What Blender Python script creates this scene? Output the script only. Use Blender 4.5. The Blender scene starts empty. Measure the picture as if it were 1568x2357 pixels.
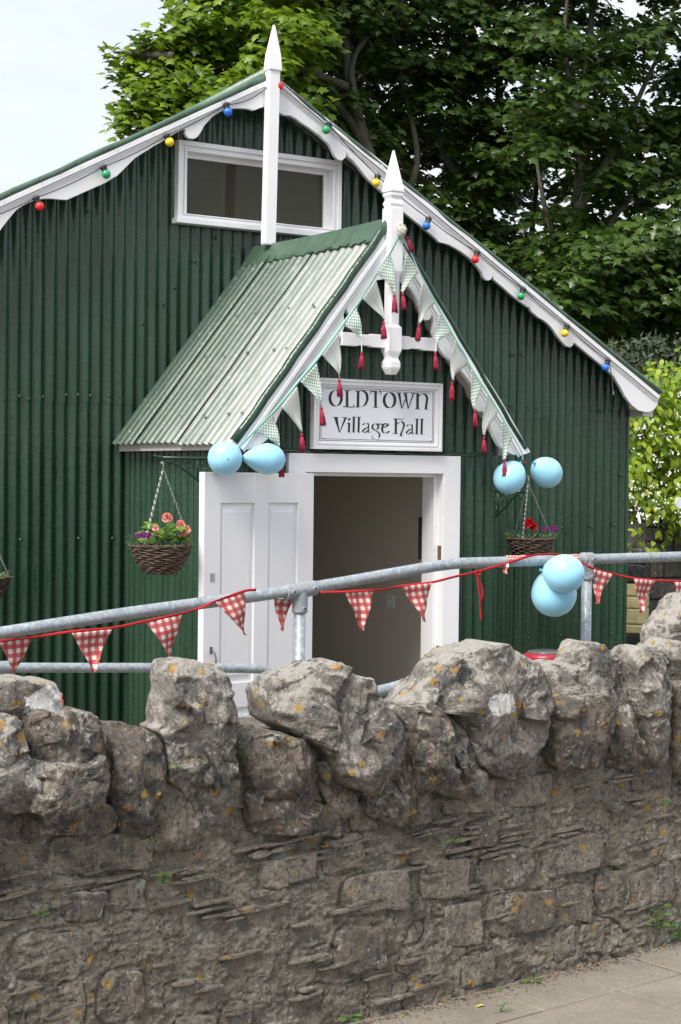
import bpy, math, random
import numpy as np
from mathutils import Vector, Matrix
R_=math.radians
random.seed(7)
C=bpy.context.scene
COL=C.collection
# ------------------------------------------------------------------ camera, sky, sun, exposure
AX=Vector((9450,-27,6186)).normalized()
AY=Vector((-4050,-178,6186)); AY=(AY-AX*AX.dot(AY)).normalized()
AZ=AX.cross(AY)
if AZ.y>0: AZ=-AZ
CAM=Vector((0,0,1.6)); F=3879.8; PX,PY=784,1178
cam=bpy.data.cameras.new('camera'); camo=bpy.data.objects.new('camera',cam); COL.objects.link(camo)
right=Vector((AX.x,AY.x,AZ.x)); up=-Vector((AX.y,AY.y,AZ.y)); back=-Vector((AX.z,AY.z,AZ.z))
M=Matrix.Identity(4)
for i in range(3): M[i][0]=right[i]; M[i][1]=up[i]; M[i][2]=back[i]; M[i][3]=CAM[i]
camo.matrix_world=M
cam.sensor_fit='VERTICAL'; cam.sensor_height=36; cam.sensor_width=24; cam.lens=F/2356*36
cam.clip_start=.1; cam.clip_end=2000
C.camera=camo
C.view_settings.view_transform='Standard'; C.view_settings.look='None'; C.view_settings.gamma=1
C.view_settings.use_curve_mapping=False; C.view_settings.exposure=1.80
SUN_EL,SUN_AZ=R_(50),R_(-110)      # azimuth from +Y, negative = towards -X
w=bpy.data.worlds.new('World'); C.world=w; w.use_nodes=True
nt=w.node_tree; nt.nodes.clear()
def N(t,k,**kw):
    n=t.nodes.new(k)
    for a,b in kw.items(): setattr(n,a,b)
    return n
out=N(nt,'ShaderNodeOutputWorld'); bg=N(nt,'ShaderNodeBackground'); sky=N(nt,'ShaderNodeTexSky',sky_type='NISHITA')
sky.sun_disc=False; sky.sun_elevation=SUN_EL; sky.sun_rotation=SUN_AZ; sky.air_density=1.0; sky.dust_density=2.5
tc=N(nt,'ShaderNodeTexCoord'); mp=N(nt,'ShaderNodeMapping'); mp.inputs['Scale'].default_value=(1,1,2.2)
mp.inputs['Location'].default_value=(.35,.1,.2)
nz=N(nt,'ShaderNodeTexNoise'); nz.inputs['Scale'].default_value=3.4; nz.inputs['Detail'].default_value=7; nz.inputs['Roughness'].default_value=.55
cr=N(nt,'ShaderNodeValToRGB'); cr.color_ramp.elements[0].position=.40; cr.color_ramp.elements[0].color=(.0,.0,.0,1); cr.color_ramp.elements[1].position=.60; cr.color_ramp.elements[1].color=(.97,.97,.97,1)
mx=N(nt,'ShaderNodeMix',data_type='RGBA'); mx.inputs[7].default_value=(3.0,3.03,3.12,1)
L=nt.links
L.new(tc.outputs['Generated'],mp.inputs[0]); L.new(mp.outputs[0],nz.inputs[0]); L.new(nz.outputs[0],cr.inputs[0])
L.new(cr.outputs[0],mx.inputs[0]); gp_=N(nt,'ShaderNodeMix',data_type='RGBA'); gp_.inputs[0].default_value=.75; gp_.inputs[7].default_value=(2.5,2.62,3.0,1); L.new(sky.outputs[0],gp_.inputs[6]); L.new(gp_.outputs[2],mx.inputs[6]); L.new(mx.outputs[2],bg.inputs[0])
bg.inputs[1].default_value=.10
L.new(bg.outputs[0],out.inputs[0])
sl=bpy.data.lights.new('sun','SUN'); sl.energy=1.5; sl.angle=R_(30); sl.color=(1,.955,.88)
so=bpy.data.objects.new('sun',sl); COL.objects.link(so)
sd=Vector((math.sin(SUN_AZ)*math.cos(SUN_EL),math.cos(SUN_AZ)*math.cos(SUN_EL),math.sin(SUN_EL)))
so.rotation_euler=sd.to_track_quat('Z','Y').to_euler(); so.location=(0,0,20)

# ------------------------------------------------------------------ helpers
def ray(px,py):
    c=Vector(((px-PX)/F,(py-PY)/F,1))
    return Vector((AX.dot(c),AY.dot(c),AZ.dot(c)))
def at(px,py,y): d=ray(px,py); return CAM+d*(y/d.y)
def atX(px,py,x): d=ray(px,py); return CAM+d*(x/d.x)
def atZ(px,py,z): d=ray(px,py); return CAM+d*((z-1.6)/d.z)
class MB:
    def __init__(s): s.v=[]; s.f=[]; s.uv={}
    def add(s,vs,fs):
        b=len(s.v); s.v+= [tuple(v) for v in vs]; s.f+=[tuple(i+b for i in f) for f in fs]; return b
    def box(s,a,b,M=None):
        x0,y0,z0=a; x1,y1,z1=b
        v=[Vector(p) for p in ((x0,y0,z0),(x1,y0,z0),(x1,y1,z0),(x0,y1,z0),(x0,y0,z1),(x1,y0,z1),(x1,y1,z1),(x0,y1,z1))]
        if M: v=[M@p for p in v]
        s.add(v,[(0,3,2,1),(4,5,6,7),(0,1,5,4),(1,2,6,5),(2,3,7,6),(3,0,4,7)]); return s
    def prism(s,poly,y0,y1):     # poly of (x,z)
        n=len(poly); b=s.add([(x,y0,z) for x,z in poly]+[(x,y1,z) for x,z in poly],[])
        s.f+=[tuple(b+i for i in range(n)),tuple(b+n+i for i in reversed(range(n)))]
        s.f+=[(b+i,b+n+i,b+n+(i+1)%n,b+(i+1)%n) for i in range(n)]; return s
    def tube(s,pts,r,seg=8,caps=True,flat=None):
        pts=[Vector(p) for p in pts]; n=len(pts); rs=r if isinstance(r,(list,tuple)) else [r]*n
        u=None; rings=[]
        for i,p in enumerate(pts):
            t=(pts[min(i+1,n-1)]-pts[max(i-1,0)])
            t=t.normalized() if t.length>1e-9 else Vector((0,0,1))
            if u is None:
                u=t.cross(Vector((0,0,1)));
                if u.length<.05: u=t.cross(Vector((1,0,0)))
            u=(u-t*u.dot(t)).normalized(); v=t.cross(u)
            rings.append([p+(u*math.cos(a)+v*math.sin(a)*(flat or 1))*rs[i] for a in [2*math.pi*k/seg for k in range(seg)]])
        b=s.add([q for rg in rings for q in rg],[])
        for i in range(n-1):
            for k in range(seg):
                k2=(k+1)%seg; s.f.append((b+i*seg+k,b+i*seg+k2,b+(i+1)*seg+k2,b+(i+1)*seg+k))
        if caps: s.f.append(tuple(b+k for k in reversed(range(seg)))); s.f.append(tuple(b+(n-1)*seg+k for k in range(seg)))
        return s
    def lathe(s,prof,c,axis=Vector((0,0,1)),seg=16,rot=0,sq=False):   # prof of (r,h)
        c=Vector(c); axis=Vector(axis).normalized(); u=axis.cross(Vector((0,1,0)))
        if u.length<.1: u=axis.cross(Vector((1,0,0)))
        u.normalize(); v=axis.cross(u); b=len(s.v)
        for r,h in prof:
            for k in range(seg):
                a=2*math.pi*k/seg+rot; s.v.append(tuple(c+axis*h+(u*math.cos(a)+v*math.sin(a))*r))
        for i in range(len(prof)-1):
            for k in range(seg):
                k2=(k+1)%seg; s.f.append((b+i*seg+k,b+i*seg+k2,b+(i+1)*seg+k2,b+(i+1)*seg+k))
        s.f.append(tuple(b+k for k in reversed(range(seg)))); s.f.append(tuple(b+(len(prof)-1)*seg+k for k in range(seg)))
        return s
    def mesh(s,name,smooth=False):
        me=bpy.data.meshes.new(name); me.from_pydata(s.v,[],s.f); me.update()
        if smooth: me.polygons.foreach_set('use_smooth',[True]*len(me.polygons))
        return me
    def build(s,name,mat,parent=None,smooth=False,bevel=0,label=None,kind=None):
        me=s.mesh(name,smooth); return link(name,me,mat,parent,bevel,label,kind)
def link(name,me,mat,parent=None,bevel=0,label=None,kind=None,loc=None):
    o=bpy.data.objects.new(name,me); COL.objects.link(o)
    if mat and not me.materials: me.materials.append(mat)
    if parent:
        o.parent=parent
        if loc is None: o.location=-Vector(wloc(parent))
        else: o.location=Vector(loc)-Vector(wloc(parent))
    elif loc is not None: o.location=loc
    if bevel:
        m=o.modifiers.new('bevel','BEVEL'); m.width=bevel; m.segments=2; m.limit_method='ANGLE'; m.angle_limit=R_(40)
    if label: o['label']=label
    if kind: o['kind']=kind
    return o
def wloc(o):
    v=Vector(o.location); p=o.parent
    while p: v+=Vector(p.location); p=p.parent
    return v
def thing(name,label,cat,loc=(0,0,0),group=None):
    o=bpy.data.objects.new(name,None); COL.objects.link(o); o.location=loc; o.empty_display_size=.1
    o['label']=label; o['category']=cat
    if group: o['group']=group
    return o
def tag(o,label,cat,group=None):
    o['label']=label; o['category']=cat
    if group: o['group']=group
    return o
# numpy value noise
def _h(i,j,k,s):
    n=(i*374761393+j*668265263+k*1274126177+s*2147483629)&0xffffffff
    n=((n^(n>>13))*1274126177)&0xffffffff
    return ((n^(n>>16))&0xffffff)/float(0xffffff)
def vnoise(P,s=0):
    P=np.asarray(P,float); i=np.floor(P).astype(np.int64); f=P-i; f=f*f*(3-2*f); r=0
    for a in (0,1):
        for b in (0,1):
            for c in (0,1):
                wt=(f[...,0] if a else 1-f[...,0])*(f[...,1] if b else 1-f[...,1])*(f[...,2] if c else 1-f[...,2])
                r=r+wt*_h(i[...,0]+a,i[...,1]+b,i[...,2]+c,s)
    return r*2-1
def fbm(P,sc,oct=4,s=0,rough=.5):
    P=np.asarray(P,float)*sc; a=1; t=0; r=0
    for o in range(oct): r=r+a*vnoise(P,s+o*17); t+=a; a*=rough; P=P*2.07+3.1
    return r/t
# ------------------------------------------------------------------ materials
def mat(name,col,rough=.5,metal=0,spec=.5,**kw):
    m=bpy.data.materials.new(name); m.use_nodes=True; p=m.node_tree.nodes['Principled BSDF']
    p.inputs['Base Color'].default_value=(*col,1); p.inputs['Roughness'].default_value=rough; p.inputs['Metallic'].default_value=metal
    p.inputs['Specular IOR Level'].default_value=spec
    for k,v in kw.items(): p.inputs[k.replace('_',' ')].default_value=v
    return m
class NT:
    def __init__(s,m): s.m=m; s.t=m.node_tree; s.p=s.t.nodes['Principled BSDF']; s.tc=None
    def pos(s,obj=False):
        if obj:
            if not s.tc: s.tc=s.t.nodes.new('ShaderNodeTexCoord')
            return s.tc.outputs['Object']
        g=s.t.nodes.new('ShaderNodeNewGeometry'); return g.outputs['Position']
    def n(s,k,ins={},**kw):
        n=s.t.nodes.new(k)
        for a,b in kw.items(): setattr(n,a,b)
        for a,b in ins.items():
            if hasattr(b,'is_output') or isinstance(b,bpy.types.NodeSocket): s.t.links.new(b,n.inputs[a])
            else: n.inputs[a].default_value=b
        return n
    def noise(s,v,scale,detail=4,rough=.55,dist=0):
        return s.n('ShaderNodeTexNoise',{'Vector':v,'Scale':scale,'Detail':detail,'Roughness':rough,'Distortion':dist}).outputs['Fac']
    def ramp(s,f,stops):
        r=s.n('ShaderNodeValToRGB',{'Fac':f}); e=r.color_ramp.elements
        while len(e)<len(stops): e.new(.5)
        for x,(p,c) in zip(e,stops):
            x.position=p; x.color=(*c,1) if isinstance(c,tuple) else (c,c,c,1)
        return r.outputs['Color']
    def mix(s,f,a,b,blend='MIX'):
        m=s.t.nodes.new('ShaderNodeMix'); m.data_type='RGBA'; m.blend_type=blend
        for i,x in ((0,f),(6,a),(7,b)):
            if isinstance(x,bpy.types.NodeSocket): s.t.links.new(x,m.inputs[i])
            elif isinstance(x,tuple): m.inputs[i].default_value=(*x,1)
            else: m.inputs[i].default_value=x
        return m.outputs[2]
    def math(s,op,a,b=0,clamp=False):
        m=s.t.nodes.new('ShaderNodeMath'); m.operation=op; m.use_clamp=clamp
        for i,x in ((0,a),(1,b)):
            if isinstance(x,bpy.types.NodeSocket): s.t.links.new(x,m.inputs[i])
            else: m.inputs[i].default_value=x
        return m.outputs[0]
    def base(s,c): s.t.links.new(c,s.p.inputs['Base Color'])
    def rough(s,c): s.t.links.new(c,s.p.inputs['Roughness'])
    def bump(s,h,strength=.3,dist=.01):
        b=s.n('ShaderNodeBump',{'Height':h,'Strength':strength,'Distance':dist}); s.t.links.new(b.outputs[0],s.p.inputs['Normal']); return b
    def scale(s,v,sc):
        return s.n('ShaderNodeMapping',{'Vector':v,'Scale':sc}).outputs[0]
# green gloss paint
def green_paint(name,c1,c2,rough=.3,dirt=0):
    m=mat(name,c1,rough); t=NT(m); P=t.pos()
    st=t.noise(t.scale(P,(14,14,1.2)),1,5,.6); fine=t.noise(P,90,4,.6)
    t.base(t.mix(t.ramp(st,[(.35,0.),(.7,1.)]),c1,c2))
    t.rough(t.ramp(fine,[(.35,rough*.75),(.7,min(1,rough*1.7))]))
    h=t.math('ADD',t.math('MULTIPLY',t.noise(t.scale(P,(60,60,18)),1,3,.6),.8),t.math('MULTIPLY',t.noise(P,28,3),1.0))
    t.bump(h,.55,.0035); return m
G_WALL=green_paint('wall green gloss paint',(.0125,.040,.0195),(.028,.068,.042),.19)
G_TRIM=green_paint('roof green gloss paint',(.05,.10,.064),(.085,.145,.10),.3)
m=mat('weathered roof paint with sky sheen',(.3,.36,.31),.35); t=NT(m); P=t.pos()
ns=t.noise(t.scale(P,(1.5,14,1.5)),1.6,6,.7); g2=t.n('ShaderNodeSeparateXYZ',{'Vector':P})
sheen_age=t.ramp(t.math('ADD',t.math('MULTIPLY',t.math('SUBTRACT',9.5,g2.outputs['Y']),.62),t.math('MULTIPLY',t.math('SUBTRACT',ns,.5),1.5)),[(.16,(.045,.08,.056)),(.44,(.075,.11,.085)),(.60,(.15,.18,.155)),(.85,(.275,.295,.268))])  # sky sheen and shade painted along the roof's depth, over weathered streaks
sc_=t.ramp(t.noise(P,45,4,.7),[(.60,0.),(.72,.6)])
t.base(t.mix(sc_,sheen_age,(.5,.55,.5))); t.bump(t.noise(P,60,3),.3,.002); G_ROOF=m; t.p.inputs['Roughness'].default_value=.28
def white_paint(name,c=(.86,.86,.875),r=.4,worn=.0):
    m=mat(name,c,r); t=NT(m); P=t.pos()
    a=t.noise(P,9,5,.6); b=t.noise(P,70,4,.65)
    col=t.mix(t.ramp(a,[(.4,0.),(.75,.22)]),c,tuple(x*.86 for x in c))
    chips=t.ramp(t.math('ADD',b,t.math('MULTIPLY',t.noise(P,6,3),.35)),[(.93-worn,0.),(.95-worn,1.)])
    t.base(t.mix(chips,col,(.30,.28,.25))); t.bump(t.noise(t.scale(P,(30,30,10)),1,4),.25,.003); return m
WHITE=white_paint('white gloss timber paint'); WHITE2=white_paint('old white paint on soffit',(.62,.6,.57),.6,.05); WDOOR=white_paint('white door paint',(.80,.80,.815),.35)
def galv():
    m=mat('galvanised steel',(.42,.46,.49),.5,.25); t=NT(m); P=t.pos()
    v=t.n('ShaderNodeTexVoronoi',{'Vector':P,'Scale':70.}); s2=t.noise(P,22,5,.7)
    sp=t.ramp(t.noise(P,55,3,.7),[(.55,0.),(.62,1.)])
    c=t.mix(v.outputs['Color'],(.24,.275,.30),(.40,.44,.47)); c=t.mix(t.ramp(s2,[(.5,0.),(.68,.55)]),c,(.17,.19,.21)); c=t.mix(t.math('MULTIPLY',sp,.4),c,(.6,.64,.67))
    t.base(c); t.rough(t.ramp(s2,[(.3,.32),(.7,.6)])); t.bump(s2,.2,.002); return m
GALV=galv(); CASTG=mat('cast galvanised fitting',(.42,.45,.47),.55,.35)
t=NT(CASTG); t.base(t.ramp(t.noise(t.pos(),60,4),[(.3,(.25,.28,.30)),(.7,(.38,.41,.43))])); t.bump(t.noise(t.pos(),150,3),.2,.001)
BOLT=mat('rusty grub screw',(.12,.08,.05),.7,.3)
STEEL=mat('bright zinc chain',(.42,.42,.41),.4,.8)
BLACKP=mat('black rubber plastic',(.015,.015,.017),.45)
IRON=mat('green painted cast iron',(.012,.045,.028),.3)
def gingham():
    m=mat('red gingham cotton',(.6,.02,.02),.85); t=NT(m); uv=t.n('ShaderNodeUVMap').outputs[0]; s=t.n('ShaderNodeSeparateXYZ',{'Vector':uv})
    def stripe(o): return t.math('GREATER_THAN',t.math('FRACT',t.math('MULTIPLY',o,1.)),.5)
    a=stripe(s.outputs[0]); b=stripe(s.outputs[1])
    su=t.math('ADD',a,b); r=t.ramp(t.math('MULTIPLY',su,.5),[(0.,(.82,.78,.73)),(.25,(.60,.10,.09)),(.75,(.42,.008,.014))]); r.node.color_ramp.interpolation='CONSTANT'
    wv=t.noise(t.scale(uv,(40,40,40)),1,2)
    t.base(t.mix(t.math('MULTIPLY',wv,.25),r,(.75,.6,.55))); return m
GING=gingham(); REDT=mat('red bias tape',(.42,.008,.014),.7)
def tabs(mm,k=.25):   # cloth translucency
    t=NT(mm); tr=t.n('ShaderNodeBsdfTranslucent'); o=t.t.nodes['Material Output']
    src=t.p.inputs['Base Color']
    if src.is_linked: t.t.links.new(src.links[0].from_socket,tr.inputs[0])
    else: tr.inputs[0].default_value=src.default_value
    ms=t.n('ShaderNodeMixShader',{0:k}); t.t.links.new(t.p.outputs[0],ms.inputs[1]); t.t.links.new(tr.outputs[0],ms.inputs[2]); t.t.links.new(ms.outputs[0],o.inputs[0]); return mm
tabs(GING,.2)
m=mat('green harlequin cotton',(.3,.5,.4),.85); t=NT(m); uv=t.n('ShaderNodeUVMap').outputs[0]
ck=t.n('ShaderNodeTexChecker',{'Vector':uv,'Scale':1.,'Color1':(.27,.40,.33,1),'Color2':(.74,.77,.72,1)}); t.base(ck.outputs[0]); GCHK=tabs(m,.2)
m=mat('ditsy floral cotton',(.7,.7,.68),.85); t=NT(m); uv=t.n('ShaderNodeUVMap').outputs[0]
v=t.n('ShaderNodeTexVoronoi',{'Vector':uv,'Scale':2.2}); nn=t.noise(uv,3,3,.7)
c=t.mix(t.ramp(nn,[(.5,0.),(.62,1.)]),(.66,.66,.63),(.30,.42,.39)); c=t.mix(t.ramp(v.outputs['Distance'],[(.16,1.),(.24,0.)]),c,(.55,.16,.17))
b=t.n('ShaderNodeTexBrick',{'Vector':uv,'Scale':.35,'Color1':(1,1,1,1),'Color2':(1,1,1,1),'Mortar':(.5,.6,.6,1),'Mortar Size':.03}); b.offset=0
t.base(t.mix(1.,c,b.outputs[0],'MULTIPLY')); FLORAL=tabs(m,.2)
MINT=mat('mint green ribbon',(.27,.52,.43),.6); TASS=mat('crimson tassel thread',(.30,.012,.045),.75)
def balloon_mat():
    m=mat('pale blue latex',(.34,.69,.89),.28,Subsurface_Weight=.4,Subsurface_Scale=.05,Sheen_Weight=.2); m.node_tree.nodes['Principled BSDF'].inputs['Subsurface Radius'].default_value=(.3,.6,1); return m
BALL=balloon_mat()
DKBL=mat('knotted blue latex',(.03,.30,.55),.4)
def bulbm(n,c): return mat(n,c,.25,Subsurface_Weight=.15,Subsurface_Scale=.01)
BRED=bulbm('red bulb glass',(.72,.03,.03)); BYEL=bulbm('yellow bulb glass',(.85,.62,.02)); BGRN=bulbm('green bulb glass',(.03,.33,.13)); BBLU=bulbm('blue bulb glass',(.02,.16,.68))
INTW=mat('beige interior wall paint',(.74,.69,.59),.8); FLOORM=mat('brown interior floor',(.09,.075,.06),.7)
SIGNW=mat('sign face white vinyl',(.85,.86,.91),.35); INK=mat('sign lettering black vinyl',(.012,.013,.014),.4)
# stone
def stone_mat(name,cols,lich=1.,obj=True,white=None,bs=1.):
    m=mat(name,cols[0],.9,0,.25); t=NT(m); P=t.pos()
    oi=t.n('ShaderNodeObjectInfo').outputs['Random']
    off=t.n('ShaderNodeVectorMath',{0:P,1:(0,0,0)},operation='ADD'); cmb=t.n('ShaderNodeCombineXYZ',{'X':t.math('MULTIPLY',oi,7.)}); t.t.links.new(cmb.outputs[0],off.inputs[1]); Q=off.outputs[0]
    big=t.noise(Q,6,6,.65,.6); mid=t.noise(Q,24,7,.7,.8); fin=t.noise(P,110,6,.75); str_=t.noise(t.scale(Q,(38,38,9)),1,6,.7)
    c=t.mix(t.ramp(big,[(.38,0.),(.62,1.)]),cols[0],cols[1]); c=t.mix(t.ramp(mid,[(.45,0.),(.66,1.)]),c,cols[2])
    c=t.mix(t.ramp(str_,[(.5,0.),(.72,.8)]),c,cols[3])
    c=t.mix(t.math('MULTIPLY',oi,.5),c,t.mix(.5,c,(.09,.088,.085)))
    c=t.mix(t.ramp(fin,[(.30,.85),(.46,0.)]),c,(.03,.026,.022)); pit=t.noise(P,55,5,.75,.8); c=t.mix(t.ramp(pit,[(.36,.8),(.44,0.)]),c,(.045,.04,.036))
    # pale crustose lichen : more on faces that look up
    nrm=t.n('ShaderNodeSeparateXYZ',{'Vector':t.n('ShaderNodeNewGeometry').outputs['Normal']}).outputs['Z']
    lz=t.math('ADD',t.math('MULTIPLY',nrm,.045*lich),t.math('ADD',t.math('MULTIPLY',t.noise(P,34,7,.72,.5),.62),t.math('MULTIPLY',t.noise(P,7,3),.38)))
    c=t.mix(t.ramp(lz,[(.585-.022*lich,0.),(.635-.022*lich,.9)]),c,(.50,.47,.42))
    vo=t.n('ShaderNodeTexVoronoi',{'Vector':P,'Scale':42.}); 
    sp=t.math('MULTIPLY',t.ramp(vo.outputs['Distance'],[(.16,1.),(.26,0.)]),t.ramp(t.noise(P,13,2),[(.52,0.),(.6,1.)]))
    c=t.mix(t.math('MULTIPLY',sp,.75),c,(.5,.48,.44))
    # orange lichen
    vo2=t.n('ShaderNodeTexVoronoi',{'Vector':t.n('ShaderNodeVectorMath',{0:P,1:(3.3,1.7,.4)},operation='ADD').outputs[0],'Scale':17.,'Randomness':1.})
    ds=t.math('ADD',vo2.outputs['Distance'],t.math('MULTIPLY',t.math('SUBTRACT',t.noise(P,95,5,.75),.5),.95))
    sel=t.ramp(t.n('ShaderNodeSeparateColor',{'Color':vo2.outputs['Color']}).outputs[0],[(.30,0.),(.31,1.)])
    om=t.math('MULTIPLY',t.ramp(ds,[(.17,1.),(.22,0.)]),t.math('MULTIPLY',sel,t.ramp(t.noise(P,5.,2),[(.40+.06*(2-lich),0.),(.46+.06*(2-lich),1.)])))
    c=t.mix(t.math('MULTIPLY',om,.92),c,t.mix(t.noise(P,120,2),(.56,.29,.035),(.50,.36,.12)))
    if white:
        for (wx,wz,wr) in white:
            sp_=t.n('ShaderNodeSeparateXYZ',{'Vector':P}); dx=t.math('MULTIPLY',t.math('SUBTRACT',sp_.outputs[0],wx),1/wr); dz=t.math('MULTIPLY',t.math('SUBTRACT',sp_.outputs[2],wz),1.7/wr)
            d=t.math('SQRT',t.math('ADD',t.math('MULTIPLY',dx,dx),t.math('MULTIPLY',dz,dz)))
            d=t.math('ADD',d,t.math('MULTIPLY',t.math('SUBTRACT',t.noise(P,38,6,.7),.5),1.7))
            c=t.mix(t.ramp(d,[(.86,1.),(.95,0.)]),c,(.90,.89,.86))
    t.base(c)
    h=t.math('ADD',t.math('MULTIPLY',mid,1.),t.math('ADD',t.math('MULTIPLY',fin,.5),t.math('MULTIPLY',str_,.6)))
    h=t.math('ADD',h,t.math('MULTIPLY',pit,1.)); t.bump(h,1.*bs,.016); return m
LIME=((.30,.275,.24),(.13,.125,.122),(.39,.35,.295),(.47,.44,.385))
# ------------------------------------------------------------------ ground and pavement
GR=mat('gravel earth',(.16,.14,.11),.95); t=NT(GR); t.base(t.ramp(t.noise(t.pos(),8,8,.7),[(.3,(.10,.09,.07)),(.7,(.22,.2,.16))])); t.bump(t.noise(t.pos(),40,5),.6,.02)
g=MB(); g.add([(-300,-300,-.42),(400,-300,-.42),(400,500,-.42),(-300,500,-.42)],[(0,1,2,3)]); g.build('ground',GR,kind='structure')
PAV=mat('worn concrete paving',(.33,.295,.245),.9); t=NT(PAV); P=t.pos()
c=t.ramp(t.noise(P,4,7,.65),[(.3,(.17,.15,.12)),(.7,(.28,.25,.205))]); c=t.mix(t.ramp(t.noise(P,70,6,.7),[(.35,.6),(.5,0.)]),c,(.14,.12,.10)); c=t.mix(t.ramp(t.noise(P,60,3,.7),[(.62,0.),(.7,.6)]),c,(.5,.46,.4))
oi=t.n('ShaderNodeObjectInfo').outputs['Random']; c=t.mix(t.math('MULTIPLY',oi,.3),c,(.22,.19,.155)); t.base(c); t.bump(t.math('ADD',t.noise(P,35,6,.7),t.noise(P,200,3)),.55,.005)
BED=mat('joint grit',(.10,.085,.065),.95); t=NT(BED); t.base(t.ramp(t.noise(t.pos(),60,5),[(.3,(.05,.042,.032)),(.7,(.16,.135,.1))]))
WY=lambda x: 4.06+(x-2.784)*.0985     # front line of the wall at the pavement
g=MB(); g.add([(-25,-25,-.01),(25,-25,-.01),(25,WY(25)+.1,-.01),(-25,WY(-25)+.1,-.01),(-25,-25,-.6),(25,-25,-.6),(25,WY(25)+.1,-.6),(-25,WY(-25)+.1,-.6)],[(0,1,2,3),(7,6,5,4),(0,4,5,1),(1,5,6,2),(2,6,7,3),(3,7,4,0)])
pave=g.build('pavement',BED,kind='structure')
wd=Vector((1,.0985,0)).normalized(); wn=Vector((wd.y,-wd.x,0))
base0=Vector((2.784,4.06,0)); rs=random.Random(3)
d=-.06; row=0
while d<2.4:
    dep=(.30,.44,.44,.36)[row%4]; u=-3.0+rs.random()*.3
    while u<4.2:
        L_=.46+rs.random()*.22; j=.004
        a=[(u+j,d+j),(u+L_-j,d+j),(u+L_-j,d+dep-j),(u+j,d+dep-j)]
        if -1.2<u<2.6 or row>4:
            zt=rs.uniform(-.003,.003); zs=[zt+rs.uniform(-.0015,.0015) for _ in a]
            vs=[];n=4
            for q,(uu,dd) in enumerate(a): vs.append(base0+wd*(uu+rs.uniform(-.002,.002))+wn*(dd+rs.uniform(-.002,.002))+Vector((0,0,-.03)))
            for q,(uu,dd) in enumerate(a): vs.append(vs[q]+Vector((0,0,.03+zs[q]-.003)))
            cx=sum((v for v in vs[4:]),Vector())/4
            for q in range(4): vs.append(cx+(vs[4+q]-cx)*.985+Vector((0,0,.003)))
            b=MB(); b.add(vs,[(0,1,5,4),(1,2,6,5),(2,3,7,6),(3,0,4,7),(4,5,9,8),(5,6,10,9),(6,7,11,10),(7,4,8,11),(8,9,10,11)])
            b.build('paving_slab',PAV,pave)
        u+=L_
    d+=dep; row+=1
# ------------------------------------------------------------------ stone wall
wall=thing('stone_wall','rough grey limestone wall topped with upright cope rocks, beside the pavement','wall',(2.784,4.06,0))
whiteA=at(88,1605,WY(1.7)+.1); whiteB=at(1116,1612,WY(3.3)+.02)
COPE=stone_mat('lichened limestone',LIME,2.3,white=[(whiteA.x,whiteA.z,.068),(whiteB.x,whiteB.z,.062)])
DARKS=stone_mat('dark weathered limestone',((.21,.18,.148),(.098,.095,.098),(.34,.27,.195),(.39,.34,.27)),1.0)
MORT=stone_mat('brown lime mortar',((.40,.345,.265),(.19,.17,.142),(.51,.44,.34),(.58,.52,.42)),.8,bs=1.2)
FACE=stone_mat('wall face stone',((.40,.345,.27),(.17,.155,.14),(.51,.44,.345),(.58,.51,.42)),1.,bs=1.2)
# stones bedded in the face (placed first so that the mortar can crack round them)
rg=random.Random(11); z=.02; FST=[]
while z<.80:
    h_=rg.uniform(.08,.16); x=.9+rg.random()*.1
    while x<4.7:
        w_=rg.uniform(.10,.33)
        if rg.random()<.64: FST.append((x+w_/2,z+h_/2+rg.uniform(-.01,.01),w_*.48,h_*.47,rg.random(),rg.uniform(-.12,.12)))
        x+=w_+rg.uniform(.008,.04)
    z+=h_+.006
def mortar(x0,x1,nx,nz,name,detail):
    X=np.linspace(x0,x1,nx); Zr=np.linspace(-.05,.86,nz)
    XX,ZZ=np.meshgrid(X,Zr); Pn=np.stack([XX,ZZ,XX*0+1.3],-1)
    dpt=.020*fbm(Pn,3.2,3,5)-.024*np.abs(fbm(Pn,9,5,9,.6))+.010*fbm(Pn*np.array([1,2.6,1]),22,4,21,.6)+.004*fbm(Pn,70,2,33)+.004
    wx=XX+.022*fbm(Pn,9,3,61); wz=ZZ+.018*fbm(Pn,10,3,67)
    if detail:
        gv=np.zeros_like(XX)
        for cx,cz,a_,b_,_,tl in FST:
            m_=(np.abs(XX-cx)<a_+.05)&(np.abs(ZZ-cz)<b_+.05)
            if not m_.any(): continue
            dx=wx[m_]-cx; dz=wz[m_]-cz-dx*tl; q=(np.abs(dx/a_)**3.2+np.abs(dz/b_)**3.2)**(1/3.2)
            e=(q-1.0)*min(a_,b_); gv[m_]=np.maximum(gv[m_],np.exp(-(e/.0045)**2))
        cr_=np.abs(fbm(Pn*np.array([1,1.5,1]),4.2,3,88)); crk=np.exp(-(cr_/.012)**2)*(fbm(Pn,2.1,2,93)>.0)
        dpt=dpt-gv*.009*(.55+.6*(fbm(Pn,6,2,71)+.2)).clip(.1,1)-crk*.012
    YY=WY(XX)+.012-dpt+ZZ*.03
    mb=MB(); mb.v=[tuple(v) for v in np.stack([XX,YY,ZZ],-1).reshape(-1,3)]; mb.f=[(j*nx+i,j*nx+i+1,(j+1)*nx+i+1,(j+1)*nx+i) for j in range(nz-1) for i in range(nx-1)]
    top=[(nz-1)*nx+i for i in range(nx)]; b=len(mb.v)
    mb.v+=[(x,WY(x)+.42,.86) for x in X]+[(x,WY(x)+.42,-.45) for x in X]
    mb.f+=[(top[i],top[i+1],b+i+1,b+i) for i in range(nx-1)]+[(b+i,b+i+1,b+nx+i+1,b+nx+i) for i in range(nx-1)]
    mb.build(name,MORT,wall,smooth=True)
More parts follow.
